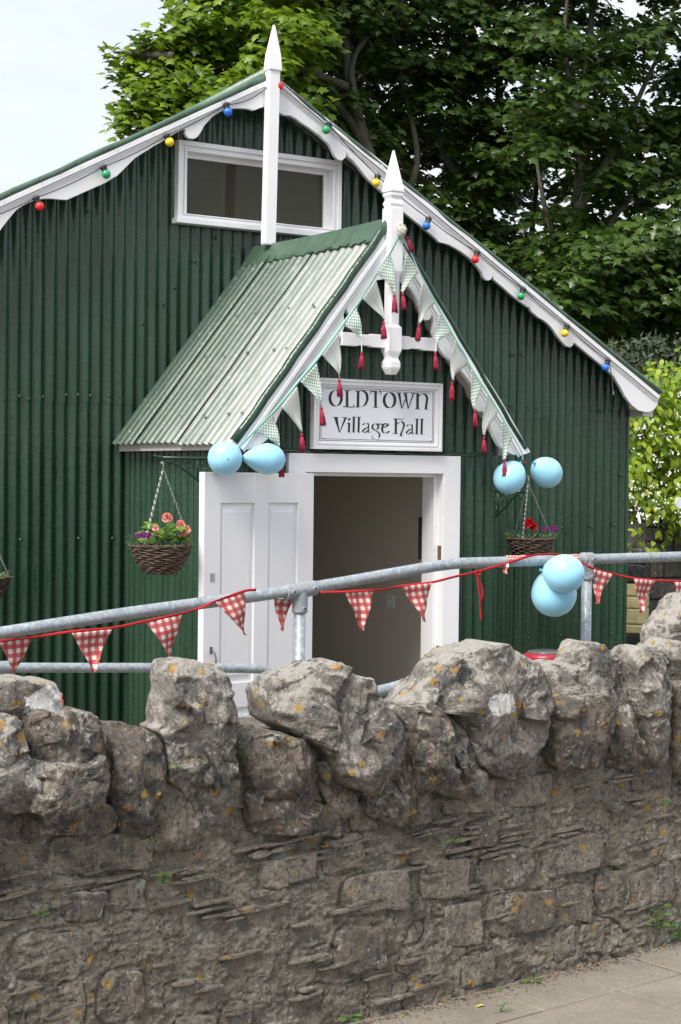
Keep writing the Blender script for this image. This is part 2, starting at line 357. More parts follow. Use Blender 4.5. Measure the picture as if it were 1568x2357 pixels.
mortar(1.15,4.55,900,240,'mortar_core',True); mortar(-1.2,1.15,150,60,'mortar_core',False); mortar(4.55,5.6,70,60,'mortar_core',False)
def radial(poly,cx,cz,ths):
    n=len(poly); out=[]
    for th in ths:
        dx,dz=math.cos(th),math.sin(th); best=0
        for i in range(n):
            x1,z1=poly[i][0]-cx,poly[i][1]-cz; x2,z2=poly[(i+1)%n][0]-cx,poly[(i+1)%n][1]-cz
            ex,ez=x2-x1,z2-z1; den=dx*ez-dz*ex
            if abs(den)<1e-12: continue
            t_=(x1*ez-z1*ex)/den; s_=(x1*dz-z1*dx)/den
            if t_>0 and -1e-6<=s_<=1.000001: best=max(best,t_)
        out.append(best)
    r=np.array(out); bad=r<=0; r[bad]=r[~bad].mean()
    return r
def rockmesh(poly,yc,D,seed,nt_=84,np_=34,amp=.012,e=.5,facets=7,fs=12,centre=None,cells=0):
    A=0;cx=0;cz=0;n=len(poly)
    for i in range(n):
        x1,z1=poly[i];x2,z2=poly[(i+1)%n];k=x1*z2-x2*z1;A+=k;cx+=(x1+x2)*k;cz+=(z1+z2)*k
    cx/=3*A;cz/=3*A
    if centre: cx,cz=centre
    th=np.linspace(0,2*math.pi,nt_,endpoint=False); r=radial(poly,cx,cz,th)
    r=(np.roll(r,1)+6*r+np.roll(r,-1))/8
    ph=np.linspace(0.02,math.pi-.02,np_); s=np.sin(ph)**e; back_=np.cos(ph)<0; dd=-np.sign(np.cos(ph))*np.abs(np.cos(ph))**e*D; s=np.where(back_,np.sin(ph)**min(1.,e*2.6),s) if D>.05 else s
    rg=random.Random(seed)
    # blend outline towards a rounder one at the front so that faces are not extrusions
    rr=r[None,:]*s[:,None]
    P=np.stack([rr*np.cos(th)[None,:],np.repeat(dd[:,None],nt_,1),rr*np.sin(th)[None,:]],-1)
    rm=r.mean()
    for k in range(facets):
        nv=np.array([rg.uniform(-.9,.9),-rg.uniform(.5,1.2),rg.uniform(-.9,.9)]); nv/=np.linalg.norm(nv)
        ext=(P@nv).max(); off=ext*rg.uniform(.68,.93)
        d_=P@nv-off; P=P-np.where(d_>0,d_*.93,0)[...,None]*nv*np.array([.08,1.15,.08])
    if D>.045 or cells:
        nb0=P/(np.array([rm,D,rm])**2); nb0/=np.maximum(np.linalg.norm(nb0,axis=-1,keepdims=True),1e-6)
        r3=np.random.default_rng(seed); nc=cells or 17; fl=P.reshape(-1,3); nf=nb0.reshape(-1,3)
        pick=r3.choice(len(fl),nc,replace=False,p=(np.where(nf[:,1]<.2,1.,.12)/np.where(nf[:,1]<.2,1.,.12).sum()))
        Sp=fl[pick]; Sn=nf[pick]+r3.normal(0,.30,(nc,3)); Sn/=np.linalg.norm(Sn,axis=1,keepdims=True)
        wob=fl+.12*rm*np.stack([fbm(fl,9/ max(rm,.02)*.1,2,seed+k) for k in (1,2,3)],-1)
        di=((wob[:,None,:]-Sp[None])**2).sum(-1); ci=di.argmin(1)
        dd2=((fl-Sp[ci])*Sn[ci]).sum(1); dd2=np.clip(dd2,-.30*D-.01,.30*D+.01)
        P=(fl-(.85*dd2)[:,None]*Sn[ci]*np.array([.16,1.05,.16])).reshape(P.shape)
    nv=P/(np.array([rm,D,rm])**2); nv/=np.maximum(np.linalg.norm(nv,axis=-1,keepdims=True),1e-6)
    Pw=P+np.array([cx,yc,cz])
    ds=amp*(1.0*fbm(Pw,fs,5,seed,.58)-.7*np.abs(fbm(Pw,fs*1.6,4,seed+50,.55))*1.3+.35*fbm(Pw*np.array([1,1,.35]),fs*4,3,seed+7))+amp*.25
    Pw=Pw+nv*ds[...,None]
    vs=Pw.reshape(-1,3); b=MB(); b.v=[tuple(v) for v in vs]
    for j in range(np_-1):
        for i in range(nt_):
            i2=(i+1)%nt_; b.f.append((j*nt_+i,j*nt_+i2,(j+1)*nt_+i2,(j+1)*nt_+i))
    b.f.append(tuple(reversed(range(nt_)))); b.f.append(tuple((np_-1)*nt_+i for i in range(nt_)))
    return b
cA=lambda x,y:(.32*x,1442.5+.32*y); cB=lambda x,y:(501.8+.32*x,1442.5+.32*y); cC=lambda x,y:(1003.5+.36*x,1379.8+.36*y)
A_=lambda *p:[cA(*q) for q in p]; B_=lambda *p:[cB(*q) for q in p]; C_=lambda *p:[cC(*q) for q in p]
rg0=random.Random(77)
ROCKS=[ # outline, forward offset of plane, half depth, material, amp
 (A_((-160,340),(60,362),(130,370),(250,395),(320,380),(395,388),(415,450),(432,475),(425,520),(440,560),(420,640),(250,680),(-160,700)),.16,.15,0,.010),
 (A_((-160,640),(60,625),(130,640),(165,760),(180,930),(205,1000),(250,1100),(240,1250),(180,1330),(-160,1345)),.07,.13,0,.012),
 (A_((110,600),(200,570),(330,595),(390,612),(470,580),(625,610),(650,630),(690,650),(700,710),(760,800),(770,900),(760,1000),(600,1020),(400,1020),(180,980),(150,800)),.10,.14,1,.008),
 (A_((180,925),(250,950),(400,992),(520,990),(640,985),(700,960),(765,900),(770,1050),(750,1200),(730,1290),(600,1350),(420,1410),(300,1420),(250,1340),(185,1330),(200,1150)),.015,.11,1,.009),
 (A_((700,680),(870,672),(930,700),(1080,740),(1150,790),(1175,900),(1165,1050),(1110,1200),(1060,1380),(1050,1500),(960,1560),(850,1540),(800,1440),(760,1300),(760,1100),(770,900),(775,820),(720,740)),.13,.17,1,.008),
 (A_((1185,240),(1300,225),(1400,235),(1480,255),(1568,262),(1608,340),(1640,440),(1655,560),(1655,700),(1643,840),(1665,1000),(1680,1150),(1668,1400),(1640,1560),(1500,1600),(1440,1470),(1390,1330),(1300,1200),(1190,1110),(1172,950),(1180,840),(1130,775),(1072,735),(1120,690),(1125,600),(1140,500),(1150,420),(1135,340),(1165,280)),.10,.16,0,.014),
 (A_((1100,1230),(1180,1090),(1300,1180),(1390,1320),(1440,1460),(1430,1600),(1050,1600),(1060,1400)),.075,.08,2,.010),
 (B_((60,690),(160,685),(240,705),(300,725),(450,760),(500,780),(600,810),(660,880),(680,1000),(695,1180),(560,1245),(420,1262),(330,1240),(200,1200),(170,1100),(110,950),(60,850)),.11,.16,1,.009),
 (B_((180,1130),(330,1220),(560,1230),(690,1180),(745,1300),(775,1430),(700,1480),(560,1500),(420,1490),(250,1500),(195,1400)),.055,.09,1,.009),
 (B_((360,500),(400,420),(440,370),(520,330),(600,290),(680,250),(750,265),(830,243),(890,265),(920,320),(980,345),(1060,360),(1090,420),(1125,490),(1150,560),(1215,620),(1300,710),(1320,850),(1300,980),(1200,1100),(1110,1220),(990,1180),(900,1130),(820,1040),(780,930),(700,860),(600,810),(500,750),(400,690),(370,600)),.085,.19,0,.016),
 (B_((1180,560),(1290,650),(1340,800),(1390,1000),(1400,1150),(1420,1300),(1330,1380),(1280,1430),(1150,1400),(1080,1370),(1010,1330),(990,1150),(1100,1100),(1180,950),(1200,800)),.10,.14,1,.012),
 (B_((1235,585),(1330,560),(1480,545),(1568,545),(1640,640),(1640,800),(1660,900),(1690,1000),(1760,1120),(1830,1260),(1760,1265),(1640,1230),(1560,1190),(1500,1230),(1440,1285),(1400,1150),(1390,1000),(1340,800),(1290,660)),.045,.13,1,.009),
 ([*B_((1240,610),(1310,545),(1385,480),(1440,430),(1478,345),(1540,255)),*C_((60,335),(130,325),(270,290),(380,262),(430,268),(480,315),(540,350),(600,380),(615,430),(660,470),(700,560),(700,700),(685,850),(668,950),(650,1080),(600,1150),(520,1165),(450,1170),(380,1130),(230,1060),(190,950),(140,820),(90,740),(0,690),(-60,560))],.115,.20,0,.014),
 (C_((-10,640),(60,700),(110,760),(150,860),(200,960),(240,1070),(330,1120),(300,1250),(240,1290),(180,1170),(110,1040),(50,880)),.06,.08,0,.012),
 (C_((606,402),(700,395),(820,395),(900,420),(1000,500),(1100,570),(1140,640),(1000,720),(840,740),(710,700),(680,560),(640,470)),.18,.16,0,.008),
 (C_((700,640),(780,600),(950,610),(1100,595),(1145,640),(1150,720),(1110,820),(1085,960),(1045,1090),(940,1092),(860,1090),(750,1102),(700,1010),(690,900),(700,750)),.045,.12,1,.008),
 (C_((820,400),(860,320),(900,270),(930,262),(1000,275),(1060,310),(1130,330),(1170,370),(1210,430),(1240,560),(1230,640),(1190,720),(1120,700),(1060,600),(960,520),(860,460)),.17,.15,0,.014),
 (C_((1130,700),(1210,640),(1245,760),(1280,900),(1285,1000),(1200,1100),(1060,1070),(1050,1000),(1095,850)),.085,.11,1,.011),
 (C_((1195,380),(1230,300),(1320,288),(1400,310),(1460,360),(1470,480),(1480,640),(1490,760),(1470,900),(1450,1080),(1400,1110),(1355,1050),(1325,900),(1290,760),(1240,640),(1240,520)),.09,.16,0,.012),
 (C_((1225,650),(1290,740),(1330,900),(1360,1030),(1290,1030),(1245,850)),.10,.08,2,.008),
 (C_((1360,320),(1420,252),(1480,245),(1568,290),(1700,300),(1700,600),(1560,600),(1470,580),(1440,400)),.15,.15,0,.014),
 (C_((1376,290),(1385,200),(1420,150),(1500,60),(1530,0),(1575,-30),(1700,-60),(1700,330),(1480,320),(1420,330)),.26,.14,0,.010),
 (C_((1465,520),(1560,505),(1700,520),(1700,1160),(1500,1130),(1455,1080),(1472,900),(1485,760)),.10,.14,1,.012),
 (B_((700,970),(780,950),(820,1000),(828,1130),(780,1150),(735,1080)),.05,.05,0,.004),
 (B_((650,870),(700,850),(790,900),(790,1000),(740,1080),(770,1200),(900,1150),(1000,1220),(1020,1350),(960,1450),(840,1480),(770,1420),(740,1290),(690,1150)),.10,.09,2,.012),
]
for k,(pl,off,D,mi,amp) in enumerate(ROCKS):
    mxp=sum(p[0] for p in pl)/len(pl); myp=sum(p[1] for p in pl)/len(pl)
    y=4.1
    for _ in range(4): y=WY(at(mxp,myp,y).x)+off
    poly=[]
    for p in pl:
        q=at(p[0],p[1],y-D*.5); poly.append((q.x,q.z))
    big=len(pl)>14
    DD=D*.62; cxx=sum(p[0] for p in poly)/len(poly); czz=sum(p[1] for p in poly)/len(poly); poly=[(cxx+(a-cxx)*.95,czz+(b-czz)*.965) for a,b in poly]
    rockmesh(poly,y-D*.30,DD,100+k,150 if big else 96,56 if big else 40,amp*1.15,.32,4,fs=17,cells=(26 if big else 12)).build('cope_stone',(COPE,DARKS,MORT)[mi],wall,smooth=True)
for x in np.arange(-1.0,5.5,.24):   # second row behind, keeping the wall its full thickness
    y=WY(x)+.33; w_=.14; h_=.12
    pl=[(x+w_*math.cos(a)*rg0.uniform(.85,1.1),.76+h_*math.sin(a)*rg0.uniform(.85,1.1)) for a in np.linspace(0,6.28,10,endpoint=False)]
    rockmesh(pl,y,.10,int(x*100)+500,40,18,.012,.4,5).build('cope_stone',DARKS,wall,smooth=True)
# rocks carrying the wall on beyond the frame
rg=random.Random(5)
for x in list(np.arange(-1.0,1.45,.27))+list(np.arange(4.38,5.5,.27)):
    w_=rg.uniform(.11,.16); h_=rg.uniform(.22,.40); y=WY(x)+.12
    pl=[(x+w_*math.cos(a)*rg.uniform(.85,1.1),.80+h_*math.sin(a)*rg.uniform(.85,1.1)) for a in np.linspace(0,6.28,12,endpoint=False)]
    rockmesh(pl,y,.16,int(x*100)+900,56,24,.014,.45,6).build('cope_stone',COPE,wall,smooth=True)
# stones bedded in the face
for cx,cz,a_,b_,q_,tl in FST:
    pl=[]
    for ux,uz in ((-1,-1),(-.3,-1.02),(.4,-.97),(1,-1),(1.02,.1),(1,1),(.2,1.03),(-.4,.98),(-1,1),(-1.03,0)):
        dx=ux*a_*rg.uniform(.80,1.0); pl.append((cx+dx,cz+uz*b_*rg.uniform(.78,1.0)+dx*tl))
    vis=1.3<cx<4.4
    b=rockmesh(pl,WY(cx)+.031+cz*.03-(.005 if q_<.3 else 0),.026+(q_-.5)*.008,int(cx*1000+cz*77),64 if vis else 24,22,.009,.14,0,fs=26)
    b.build('stone',FACE if q_<.8 else DARKS,wall,smooth=True)
for k in range(150):    # thin galleting slivers pressed in the joints
    x=rg.uniform(1.2,4.4); z=rg.uniform(.02,.80)
    if z>.62+.1*math.sin(x*5): z*=.7
    for q in range(rg.choice((1,1,1,2))):
        L_=rg.uniform(.05,.15); h_=rg.uniform(.004,.008); zz=z+q*.018; xx=x+rg.uniform(-.02,.02)
        b=MB(); n=8; rows=[]
        for i in range(n+1):
            s=i/n; e=math.sin(math.pi*min(.94,max(.06,s)))**.5; cz=zz+.0012*math.sin(s*5+k)+(s-.5)*L_*.04; px=xx+(s-.5)*L_
            y0=WY(px)+zz*.03
            rows.append([(px,y0+.02,cz-h_*e),(px,y0-.0015*e,cz-h_*.8*e),(px,y0-.002*e,cz+h_*.6*e),(px,y0+.02,cz+h_*e)])
        b.add([v for rw in rows for v in rw],[(i*4+j,i*4+4+j,i*4+5+j,i*4+1+j) for i in range(n) for j in range(3)]+[(0,1,2,3),(n*4+3,n*4+2,n*4+1,n*4)])
        b.build('stone_sliver',MORT if rg.random()<.5 else FACE,wall)
# ------------------------------------------------------------------ village hall
hall=thing('village_hall','dark green corrugated iron hall with white scalloped bargeboards and gabled porch','building',(5.5,9.48,-.4))
YW=9.48; RIDGE=4.10; SL=.54; XR=8.785; XL=2.215
PXC=5.515; PX0,PX1=4.635,6.40; PY0=8.1; YB=7.93
def corr(name,O,U,V,Nn,u0,u1,ivf,pitch=.0762,amp=.0118,ph=0,seed=0,matr=None,parent=None,vstep=.11,dent=.0025,smooth=True,label=None):
    O,U,V,Nn=map(Vector,(O,U,V,Nn)); st=pitch/8; n=max(2,int(round((u1-u0)/st))); us=[u0+(u1-u0)*i/n for i in range(n+1)]
    verts=[];faces=[];params=[]
    cache={}
    def vert(i,v):
        key=(i,round(v,4))
        if key not in cache:
            cache[key]=len(params); params.append((us[i],v))
        return cache[key]
    for i in range(n):
        a,b=ivf(us[i]),ivf(us[i+1])
        if len(a)!=len(b): a=b=ivf((us[i]+us[i+1])/2)
        for (a0,a1),(b0,b1) in zip(a,b):
            if max(a1-a0,b1-b0)<=.002: continue
            m_=max(1,int((max(a1-a0,b1-b0))/vstep))
            for k in range(m_):
                s,e=k/m_,(k+1)/m_
                faces.append((vert(i,a0+(a1-a0)*s),vert(i+1,b0+(b1-b0)*s),vert(i+1,b0+(b1-b0)*e),vert(i,a0+(a1-a0)*e)))
    if not params: return None
    Pp=np.array(params); nn=amp*np.cos(2*math.pi*(Pp[:,0]/pitch)+ph)
    q=np.stack([Pp[:,0],Pp[:,1]*.6,Pp[:,0]*0+seed*3.7],-1)
    nn=nn+dent*fbm(q,5,3,seed)+dent*.35*fbm(q,22,2,seed+3)
    un=Pp[:,0]+.0018*fbm(q,3,2,seed+9)
    par_=list(range(len(params)))
    def fd(i):
        while par_[i]!=i: par_[i]=par_[par_[i]]; i=par_[i]
        return i
    for f in faces:
        r0=fd(f[0])
        for j in f[1:]: par_[fd(j)]=r0
    comps={}
    for f in faces: comps.setdefault(fd(f[0]),[]).append(f)
    vs=[tuple(O+U*float(a)+V*float(b_)+Nn*float(c_)) for a,b_,c_ in zip(un,Pp[:,1],nn)]
    for fl_ in comps.values():
        ids=sorted({i for f in fl_ for i in f}); mpx={i:k for k,i in enumerate(ids)}
        me=bpy.data.meshes.new(name); me.from_pydata([vs[i] for i in ids],[],[tuple(mpx[i] for i in f) for f in fl_]); me.update(); me.polygons.foreach_set('use_smooth',[smooth]*len(me.polygons))
        o_=link(name,me,matr,parent,label=label)
    return o_
    me=bpy.data.meshes.new(name)
    vs=[tuple(O+U*float(a)+V*float(b_)+Nn*float(c_)) for a,b_,c_ in zip(un,Pp[:,1],nn)]
    me.from_pydata(vs,[],faces); me.update(); me.polygons.foreach_set('use_smooth',[smooth]*len(me.polygons))
    return link(name,me,matr,parent,label=label)
roofz=lambda x: RIDGE-.02-SL*abs(x-5.5)
LAP=2.045
def iv_up(x):
    top=max(LAP-.02,roofz(x)-.01); r=[(LAP-.018,top)]
    def cut(r,a,b):
        o=[]
        for s,e in r:
            if a>s: o.append((s,min(e,a)))
            if b<e: o.append((max(s,b),e))
        return [q for q in o if q[1]-q[0]>.004]
    if 4.97<x<6.10: r=cut(r,3.21,3.655)
    if PX0+.03<x<PX1-.03: r=cut(r,-5,3.05-1.276*abs(x-PXC)-.2)
    return r
def iv_lo(x):
    if PX0+.03<x<PX1-.03:
        zc=3.05-1.276*abs(x-PXC)-.2
        return [(max(zc,1.4),LAP)] if max(zc,1.4)<LAP-.01 else []
    return [(-.42,LAP)]
x=XL; k=0
while x<XR-.01:
    x2=min(XR,x+.6096+rg.uniform(-.0,.0))
    corr('corrugated_sheet',(0,YW-.0012*(k%2)*2,0),(1,0,0),(0,0,1),(0,-1,0),x,x2+.02 if x2<XR else x2,iv_up,seed=k,matr=G_WALL,parent=hall)
    corr('corrugated_sheet',(0,YW+.004-.0012*(k%2)*2,0),(1,0,0),(0,0,1),(0,-1,0),x,x2+.02 if x2<XR else x2,iv_lo,seed=k+40,matr=G_WALL,parent=hall,dent=.002)
    x=x2; k+=1
MB().box((XR-.012,YW-.014,-.42),(XR+.014,YW+.03,roofz(XR)+.05)).build('corner_flashing',G_WALL,hall,bevel=.005)
# side and back walls, main roof
for sx in (XL,XR):
    corr('side_wall',(sx,0,0),(0,1,0),(0,0,1),((-1 if sx==XL else 1),0,0),YW+.02,15.4,lambda u:[(-.42,roofz(XL)-.075*(u-9.3)-.05)],matr=G_WALL,parent=hall,vstep=.8)
g=MB(); g.prism([(XL,-.42),(XR,-.42),(XR,roofz(XR)-.5),(5.5,RIDGE-.53),(XL,roofz(XL)-.5)],15.36,15.4); g.build('back_wall',G_WALL,hall)
for s in (-1,1):
    SLs=.527 if s<0 else .552
    V=Vector((s*1,0,-SLs)).normalized(); Nn=Vector((s*SLs,0,1)).normalized()
    corr('roof_sheet',(5.5,9.27,RIDGE+.014),(0,1,-.075),V,Nn,0,6.2,lambda u:[(0,3.87)],matr=G_TRIM,parent=hall,vstep=.5)
    # timber deck behind the verge, soffit and verge roll
    g=MB(); e=[(5.5,RIDGE+.02),(5.5+s*3.44,RIDGE+.02-SL*3.44),(5.5+s*3.44,RIDGE-.012-SL*3.44),(5.5,RIDGE-.012)]
    if s>0: e=e[::-1]
    g.prism(e,9.312,9.9).build('roof_deck',WHITE2,hall)
    a=Vector((5.5,9.27,RIDGE+.036)); pts=[a+V*(3.90*i/24)+Vector((0,0,.004*math.sin(i*1.7)))+Vector((0,.004*math.sin(i*2.3),0)) for i in range(25)]
    MB().tube(pts,.022,10,flat=.9).build('verge_roll',G_TRIM,hall,smooth=True)
    pts2=[p+Vector((0,-.012,.012))+Nn*-.03 for p in pts]
    for kk in range(14):
        p=a+V*(.15+kk*.27)+Vector((0,-.03,-.004)); MB().lathe([(.007,0),(.006,.004),(.002,.006)],p,(0,-1,0),8).build('nail_head',G_TRIM,hall)
g=MB(); g.tube([(5.5,9.28,RIDGE+.035),(5.5,15.5,RIDGE+.075-.5)],.06,12).build('ridge_cap',G_TRIM,hall,smooth=True)
# bargeboards
YBB=9.30
pz=lambda pl,y:[(lambda q:(q.x,q.z))(at(a,b_,y)) for a,b_ in pl]
LB=[(617,181),(500,233),(320,313),(150,392),(0,460),(-200,552),(-200,625),(-90,585),(-30,562),(0,532),(10,518),(20,505),(30,493),(40,482),(52,474),(65,467),(78,462),(90,459),(105,457),(120,457),(138,459),(155,460),(245,420),(262,409),(270,405),(287,388),(310,365),(325,355),(340,346),(355,336),(370,328),(400,309),(425,296),(428,300),(427,307),(431,314),(436,318),(442,319),(449,319),(455,315),(461,307),(465,300),(470,290),(480,279),(490,268),(505,259),(517,253),(530,250),(545,249),(555,249),(570,250),(585,254),(600,248),(613,245)]
RB=[(640,183),(784,296),(899,387),(1034,512),(1144,601),(1284,717),(1434,847),(1516,909),(1515,922),(1514,932),(1504,944),(1494,948),(1484,948),(1469,944),(1454,932),(1439,912),(1429,892),(1421,879),(1414,867),(1399,852),(1380,836),(1360,820),(1330,795),(1321,788),(1319,794),(1314,799),(1309,798),(1303,796),(1299,792),(1284,774),(1275,760),(1264,747),(1252,737),(1239,730),(1224,717),(1219,707),(1214,706),(1184,684),(1159,662),(1138,644),(1134,633),(1133,638),(1131,642),(1124,646),(1116,642),(1112,635),(1109,627),(1102,617),(1096,610),(1088,600),(1079,592),(1066,582),(1054,574),(1043,568),(1034,563),(1020,559),(1011,557),(1004,549),(970,520),(931,489),(889,450),(850,415),(815,371),(803,361),(798,349),(798,357),(796,362),(787,370),(777,366),(772,360),(768,352),(764,343),(760,335),(755,329),(749,324),(737,312),(723,302),(711,293),(698,285),(682,273),(670,266),(655,265),(647,261),(640,256)]
for pl,lab in ((LB,0),(RB,0)):
    MB().prism(pz(pl,YBB-.028),YBB-.028,YBB).build('bargeboard',WHITE,hall,bevel=.002)
for s in (-1,1):    # moulding planted along the top of each bargeboard
    a0=at(617 if s<0 else 640,184,YBB-.03); a1=at(-200,553,YBB-.03) if s<0 else at(1516,911,YBB-.03)
    dv=(a1-a0); nn=Vector((-dv.z,0,dv.x)).normalized()
    if nn.z>0: nn=-nn
    for o_,w_,p_ in ((0,.030,.020),(.034,.010,.010),(.050,.006,.006)):
        q=[a0+nn*o_,a1+nn*o_,a1+nn*(o_+w_),a0+nn*(o_+w_)]
        MB().prism([(v.x,v.z) for v in q],YBB-.0285-p_,YBB-.0275).build('moulding',WHITE,hall,bevel=.002)
    # eave end box
    if s>0:
        g=MB().box((XR+.016,9.33,2.07),(XR+.12,15.3,2.125)).build('soffit_board',WHITE2,hall)
# gable post with spike
q=at(613,563,9.22); zb=q.z; x0=5.487
g=MB(); hw,hd=.036,.028; cpt=Vector((x0,9.235,0))
zt=at(629,162,9.22).z; ztip=at(631,56,9.22).z
lean=lambda z:(at(621+ (162-0)*0,400,9.22).x-at(621,400,9.22).x)+.0185*(z-3.6)
def sq(z,r,rd=None): rd=rd or r; return [(x0+lean(z)-r,9.235-rd,z),(x0+lean(z)+r,9.235-rd,z),(x0+lean(z)+r,9.235+rd,z),(x0+lean(z)-r,9.235+rd,z)]
def stack(g,sec):
    b=len(g.v)
    for s in sec: g.v+=s
    for i in range(len(sec)-1):
        for k in range(4): g.f.append((b+i*4+k,b+i*4+(k+1)%4,b+i*4+4+(k+1)%4,b+i*4+4+k))
    g.f+=[(b+3,b+2,b+1,b),tuple(b+(len(sec)-1)*4+k for k in range(4))]
stack(g,[sq(zb,.033,.028),sq(zb+.01,.038,.03),sq(zt,.038,.03)]); g.build('gable_post',WHITE,hall,bevel=.002)
g=MB(); stack(g,[sq(zt,.044,.04),sq(zt+.02,.044,.04),sq(zt+.10,.038,.034),sq(ztip,.006,.006)]); g.build('finial',WHITE,hall,bevel=.002)
# window
win=MB(); wx0,wx1,wz0,wz1=4.925,6.145,3.205,3.688
def ring(g,x0,x1,z0,z1,w_,y0,y1):
    g.box((x0,y0,z0),(x0+w_,y1,z1)); g.box((x1-w_,y0,z0),(x1,y1,z1)); g.box((x0+w_,y0+.0005,z1-w_),(x1-w_,y1,z1)); g.box((x0+w_,y0+.0005,z0),(x1-w_,y1,z0+w_*.5))
ring(win,wx0,wx1,wz0,wz1,.03,YW-.07,YW-.012); ring(win,wx0+.03,wx1-.03,wz0+.012,wz1-.03,.018,YW-.055,YW-.01); ring(win,wx0+.048,wx1-.048,wz0+.02,wz1-.048,.016,YW-.065,YW+.05)
w_o=win.build('window',WHITE,hall,bevel=.003)
fr=MB(); ring(fr,wx0+.064,wx1-.064,wz0+.028,wz1-.064,.028,YW+.005,YW+.045); fr.build('frame',WHITE,w_o,bevel=.003)
GL=bpy.data.materials.new('window glass'); GL.use_nodes=True; tt=GL.node_tree; pb=tt.nodes['Principled BSDF']; pb.inputs['Roughness'].default_value=.06; pb.inputs['Base Color'].default_value=(.095,.092,.062,1)
tr=tt.nodes.new('ShaderNodeBsdfTransparent'); tr.inputs[0].default_value=(.7,.72,.68,1); ms=tt.nodes.new('ShaderNodeMixShader'); ms.inputs[0].default_value=.45
tt.links.new(tr.outputs[0],ms.inputs[1]); tt.links.new(pb.outputs[0],ms.inputs[2]); tt.links.new(ms.outputs[0],tt.nodes['Material Output'].inputs[0])
for a,b_ in ((wx0+.092,wx1-.092),):
    MB().box((a,YW+.024,wz0+.045),(b_,YW+.028,wz1-.092)).build('pane',GL,w_o)
MB().box((wx0-.012,YW-.085,wz0-.035),(wx1-.0,YW-.005,wz0-.001)).build('sill',WHITE,w_o,bevel=.003)
# loft interior behind the glass
DK=mat('dim loft boards',(.55,.46,.32),.9)
g=MB(); g.box((4.9,YW+1.2,2.9),(6.1,YW+1.25,3.7)); g.box((4.9,YW+.06,2.98),(6.1,YW+1.2,3.02)); g.build('loft_wall',DK,hall)
lpx=at(545,450,YW+.7).x; MB().box((lpx-.03,YW+.7,3.0),(lpx+.03,YW+.76,3.75)).build('loft_post',mat('grey loft post',(.35,.35,.33),.7),hall)
# screws with washers
scr=MB().lathe([(.012,0),(.0125,.002),(.0095,.004),(.006,.0045),(.0055,.009),(.0025,.0105)],(0,0,0),(0,-1,0),10).mesh('screw',True); scr.materials.append(G_WALL)
def screw(px,py,y=None,xpl=None,par=hall):
    p=at(px,py,YW-.009) if xpl is None else atX(px,py,xpl)
    o=link('screw',scr,None,par,loc=p)
    if xpl is not None: o.rotation_euler=(0,0,-math.pi/2)
    return o
for px,py in ((46,912),(67,918),(100,914),(154,909),(181,909),(209,911),(252,911),(278,909),(205,658),(328,745),(376,700),(403,662),(449,601),(495,545),(203,487),(536,590),(48,1242),(182,1239),(260,1239),(1048,1230),(1176,932),(1213,934),(1232,936),(1266,934),(1316,938),(1359,942),(1370,945),(1382,945),(1403,944),(1182,817),(1197,814),(1430,1093),(1415,1209),(1361,1212),(1294,1214),(1291,1462),(1408,1458),(1217,1470),(1424,985),(48,1560),(289,1547),(1427,930),(430,1290)): screw(px,py)
for px,py in ((308,1572),(434,1287),(580,985)): pass
# ---- porch
yR=YB
for s in (-1,1):
    V=Vector((s*1.0,0,-1.276)).normalized(); Nn=Vector((s*1.276,0,1.0)).normalized(); O=Vector((PXC,0,3.05))
    for k,(a,b_) in enumerate(((YB+.035,8.62),(8.605,9.16),(9.145,YW-.004))):
        corr('porch_roof_sheet',O+Nn*(.0075*(k-.5)),(0,1,0),V,Nn,a,b_,lambda u,k=k:[(.10,1.625-(.010 if k==1 else 0))],matr=G_ROOF,parent=hall,amp=.0095,ph=.6,seed=60+k+s,vstep=.09,dent=.003,pitch=.0762)
    MB().add
    g=MB(); c0=O-Nn*.045; pts=[c0+V*.02,c0+V*1.50,c0+V*1.50+Nn*.03,c0+V*.02+Nn*.03]; pl=[(p.x,p.z) for p in pts]
    if s<0: pl=pl[::-1]
    g.prism(pl,YB+.04,YW-.01).build('porch_roof_deck',WHITE2,hall)
    # ridge flashing leaf, slightly wavy lower edge
    f=MB(); n=40
    for i in range(n+1):
        y=YB+.03+(YW-.012-YB-.03)*i/n; e=.150+.006*math.sin(i*1.3)
        sag=.010*math.sin(math.pi*i/n)
        for d_,h in ((0,.035-sag),(.06,.018-sag*.6),(.12,.017),(e,.012+.006*math.cos(2*math.pi*y/.0762+.6))):
            p=O+V*d_+Nn*h; f.v.append((p.x,y,p.z))
    for i in range(n):
        for j in range(3): f.f.append((i*4+j,i*4+4+j,i*4+5+j,i*4+1+j))
    f.build('ridge_flashing',G_TRIM,hall,smooth=True)
    # verge roll over the front edge of the sheets
    a=O+Vector((0,YB+.006,0))+Nn*.010; MB().tube([a+V*(1.625*i/16)+Nn*.003*math.sin(i*2.1) for i in range(17)],[.026 if s<0 else .017]*17,12).build('verge_roll',G_WALL,hall,smooth=True)
    # eave board
    x_=PXC+s*.965; g=MB().box((min(x_,x_-s*.022),YB+.32 if s<0 else YB+.10,1.735),(max(x_,x_-s*.022),YW-.03,1.80)); g.build('eave_board',WHITE2,hall,bevel=.003)
    g=MB().box((min(PXC+s*.87,x_-s*.022),YB+.32,1.80),(max(PXC+s*.87,x_-s*.022),YW-.03,1.812)); g.build('soffit_board',WHITE2,hall)
rs_=[(.14,.12,8.0),(.14,.12,8.3),(.13,.1,8.6),(.135,.1,8.9),(.13,.1,9.2)]
V=Vector((-1.0,0,-1.276)).normalized(); Nn=Vector((-1.276,0,1.0)).normalized(); O=Vector((PXC,0,3.05))
scr2=scr.copy(); scr2.materials[0]=G_TRIM
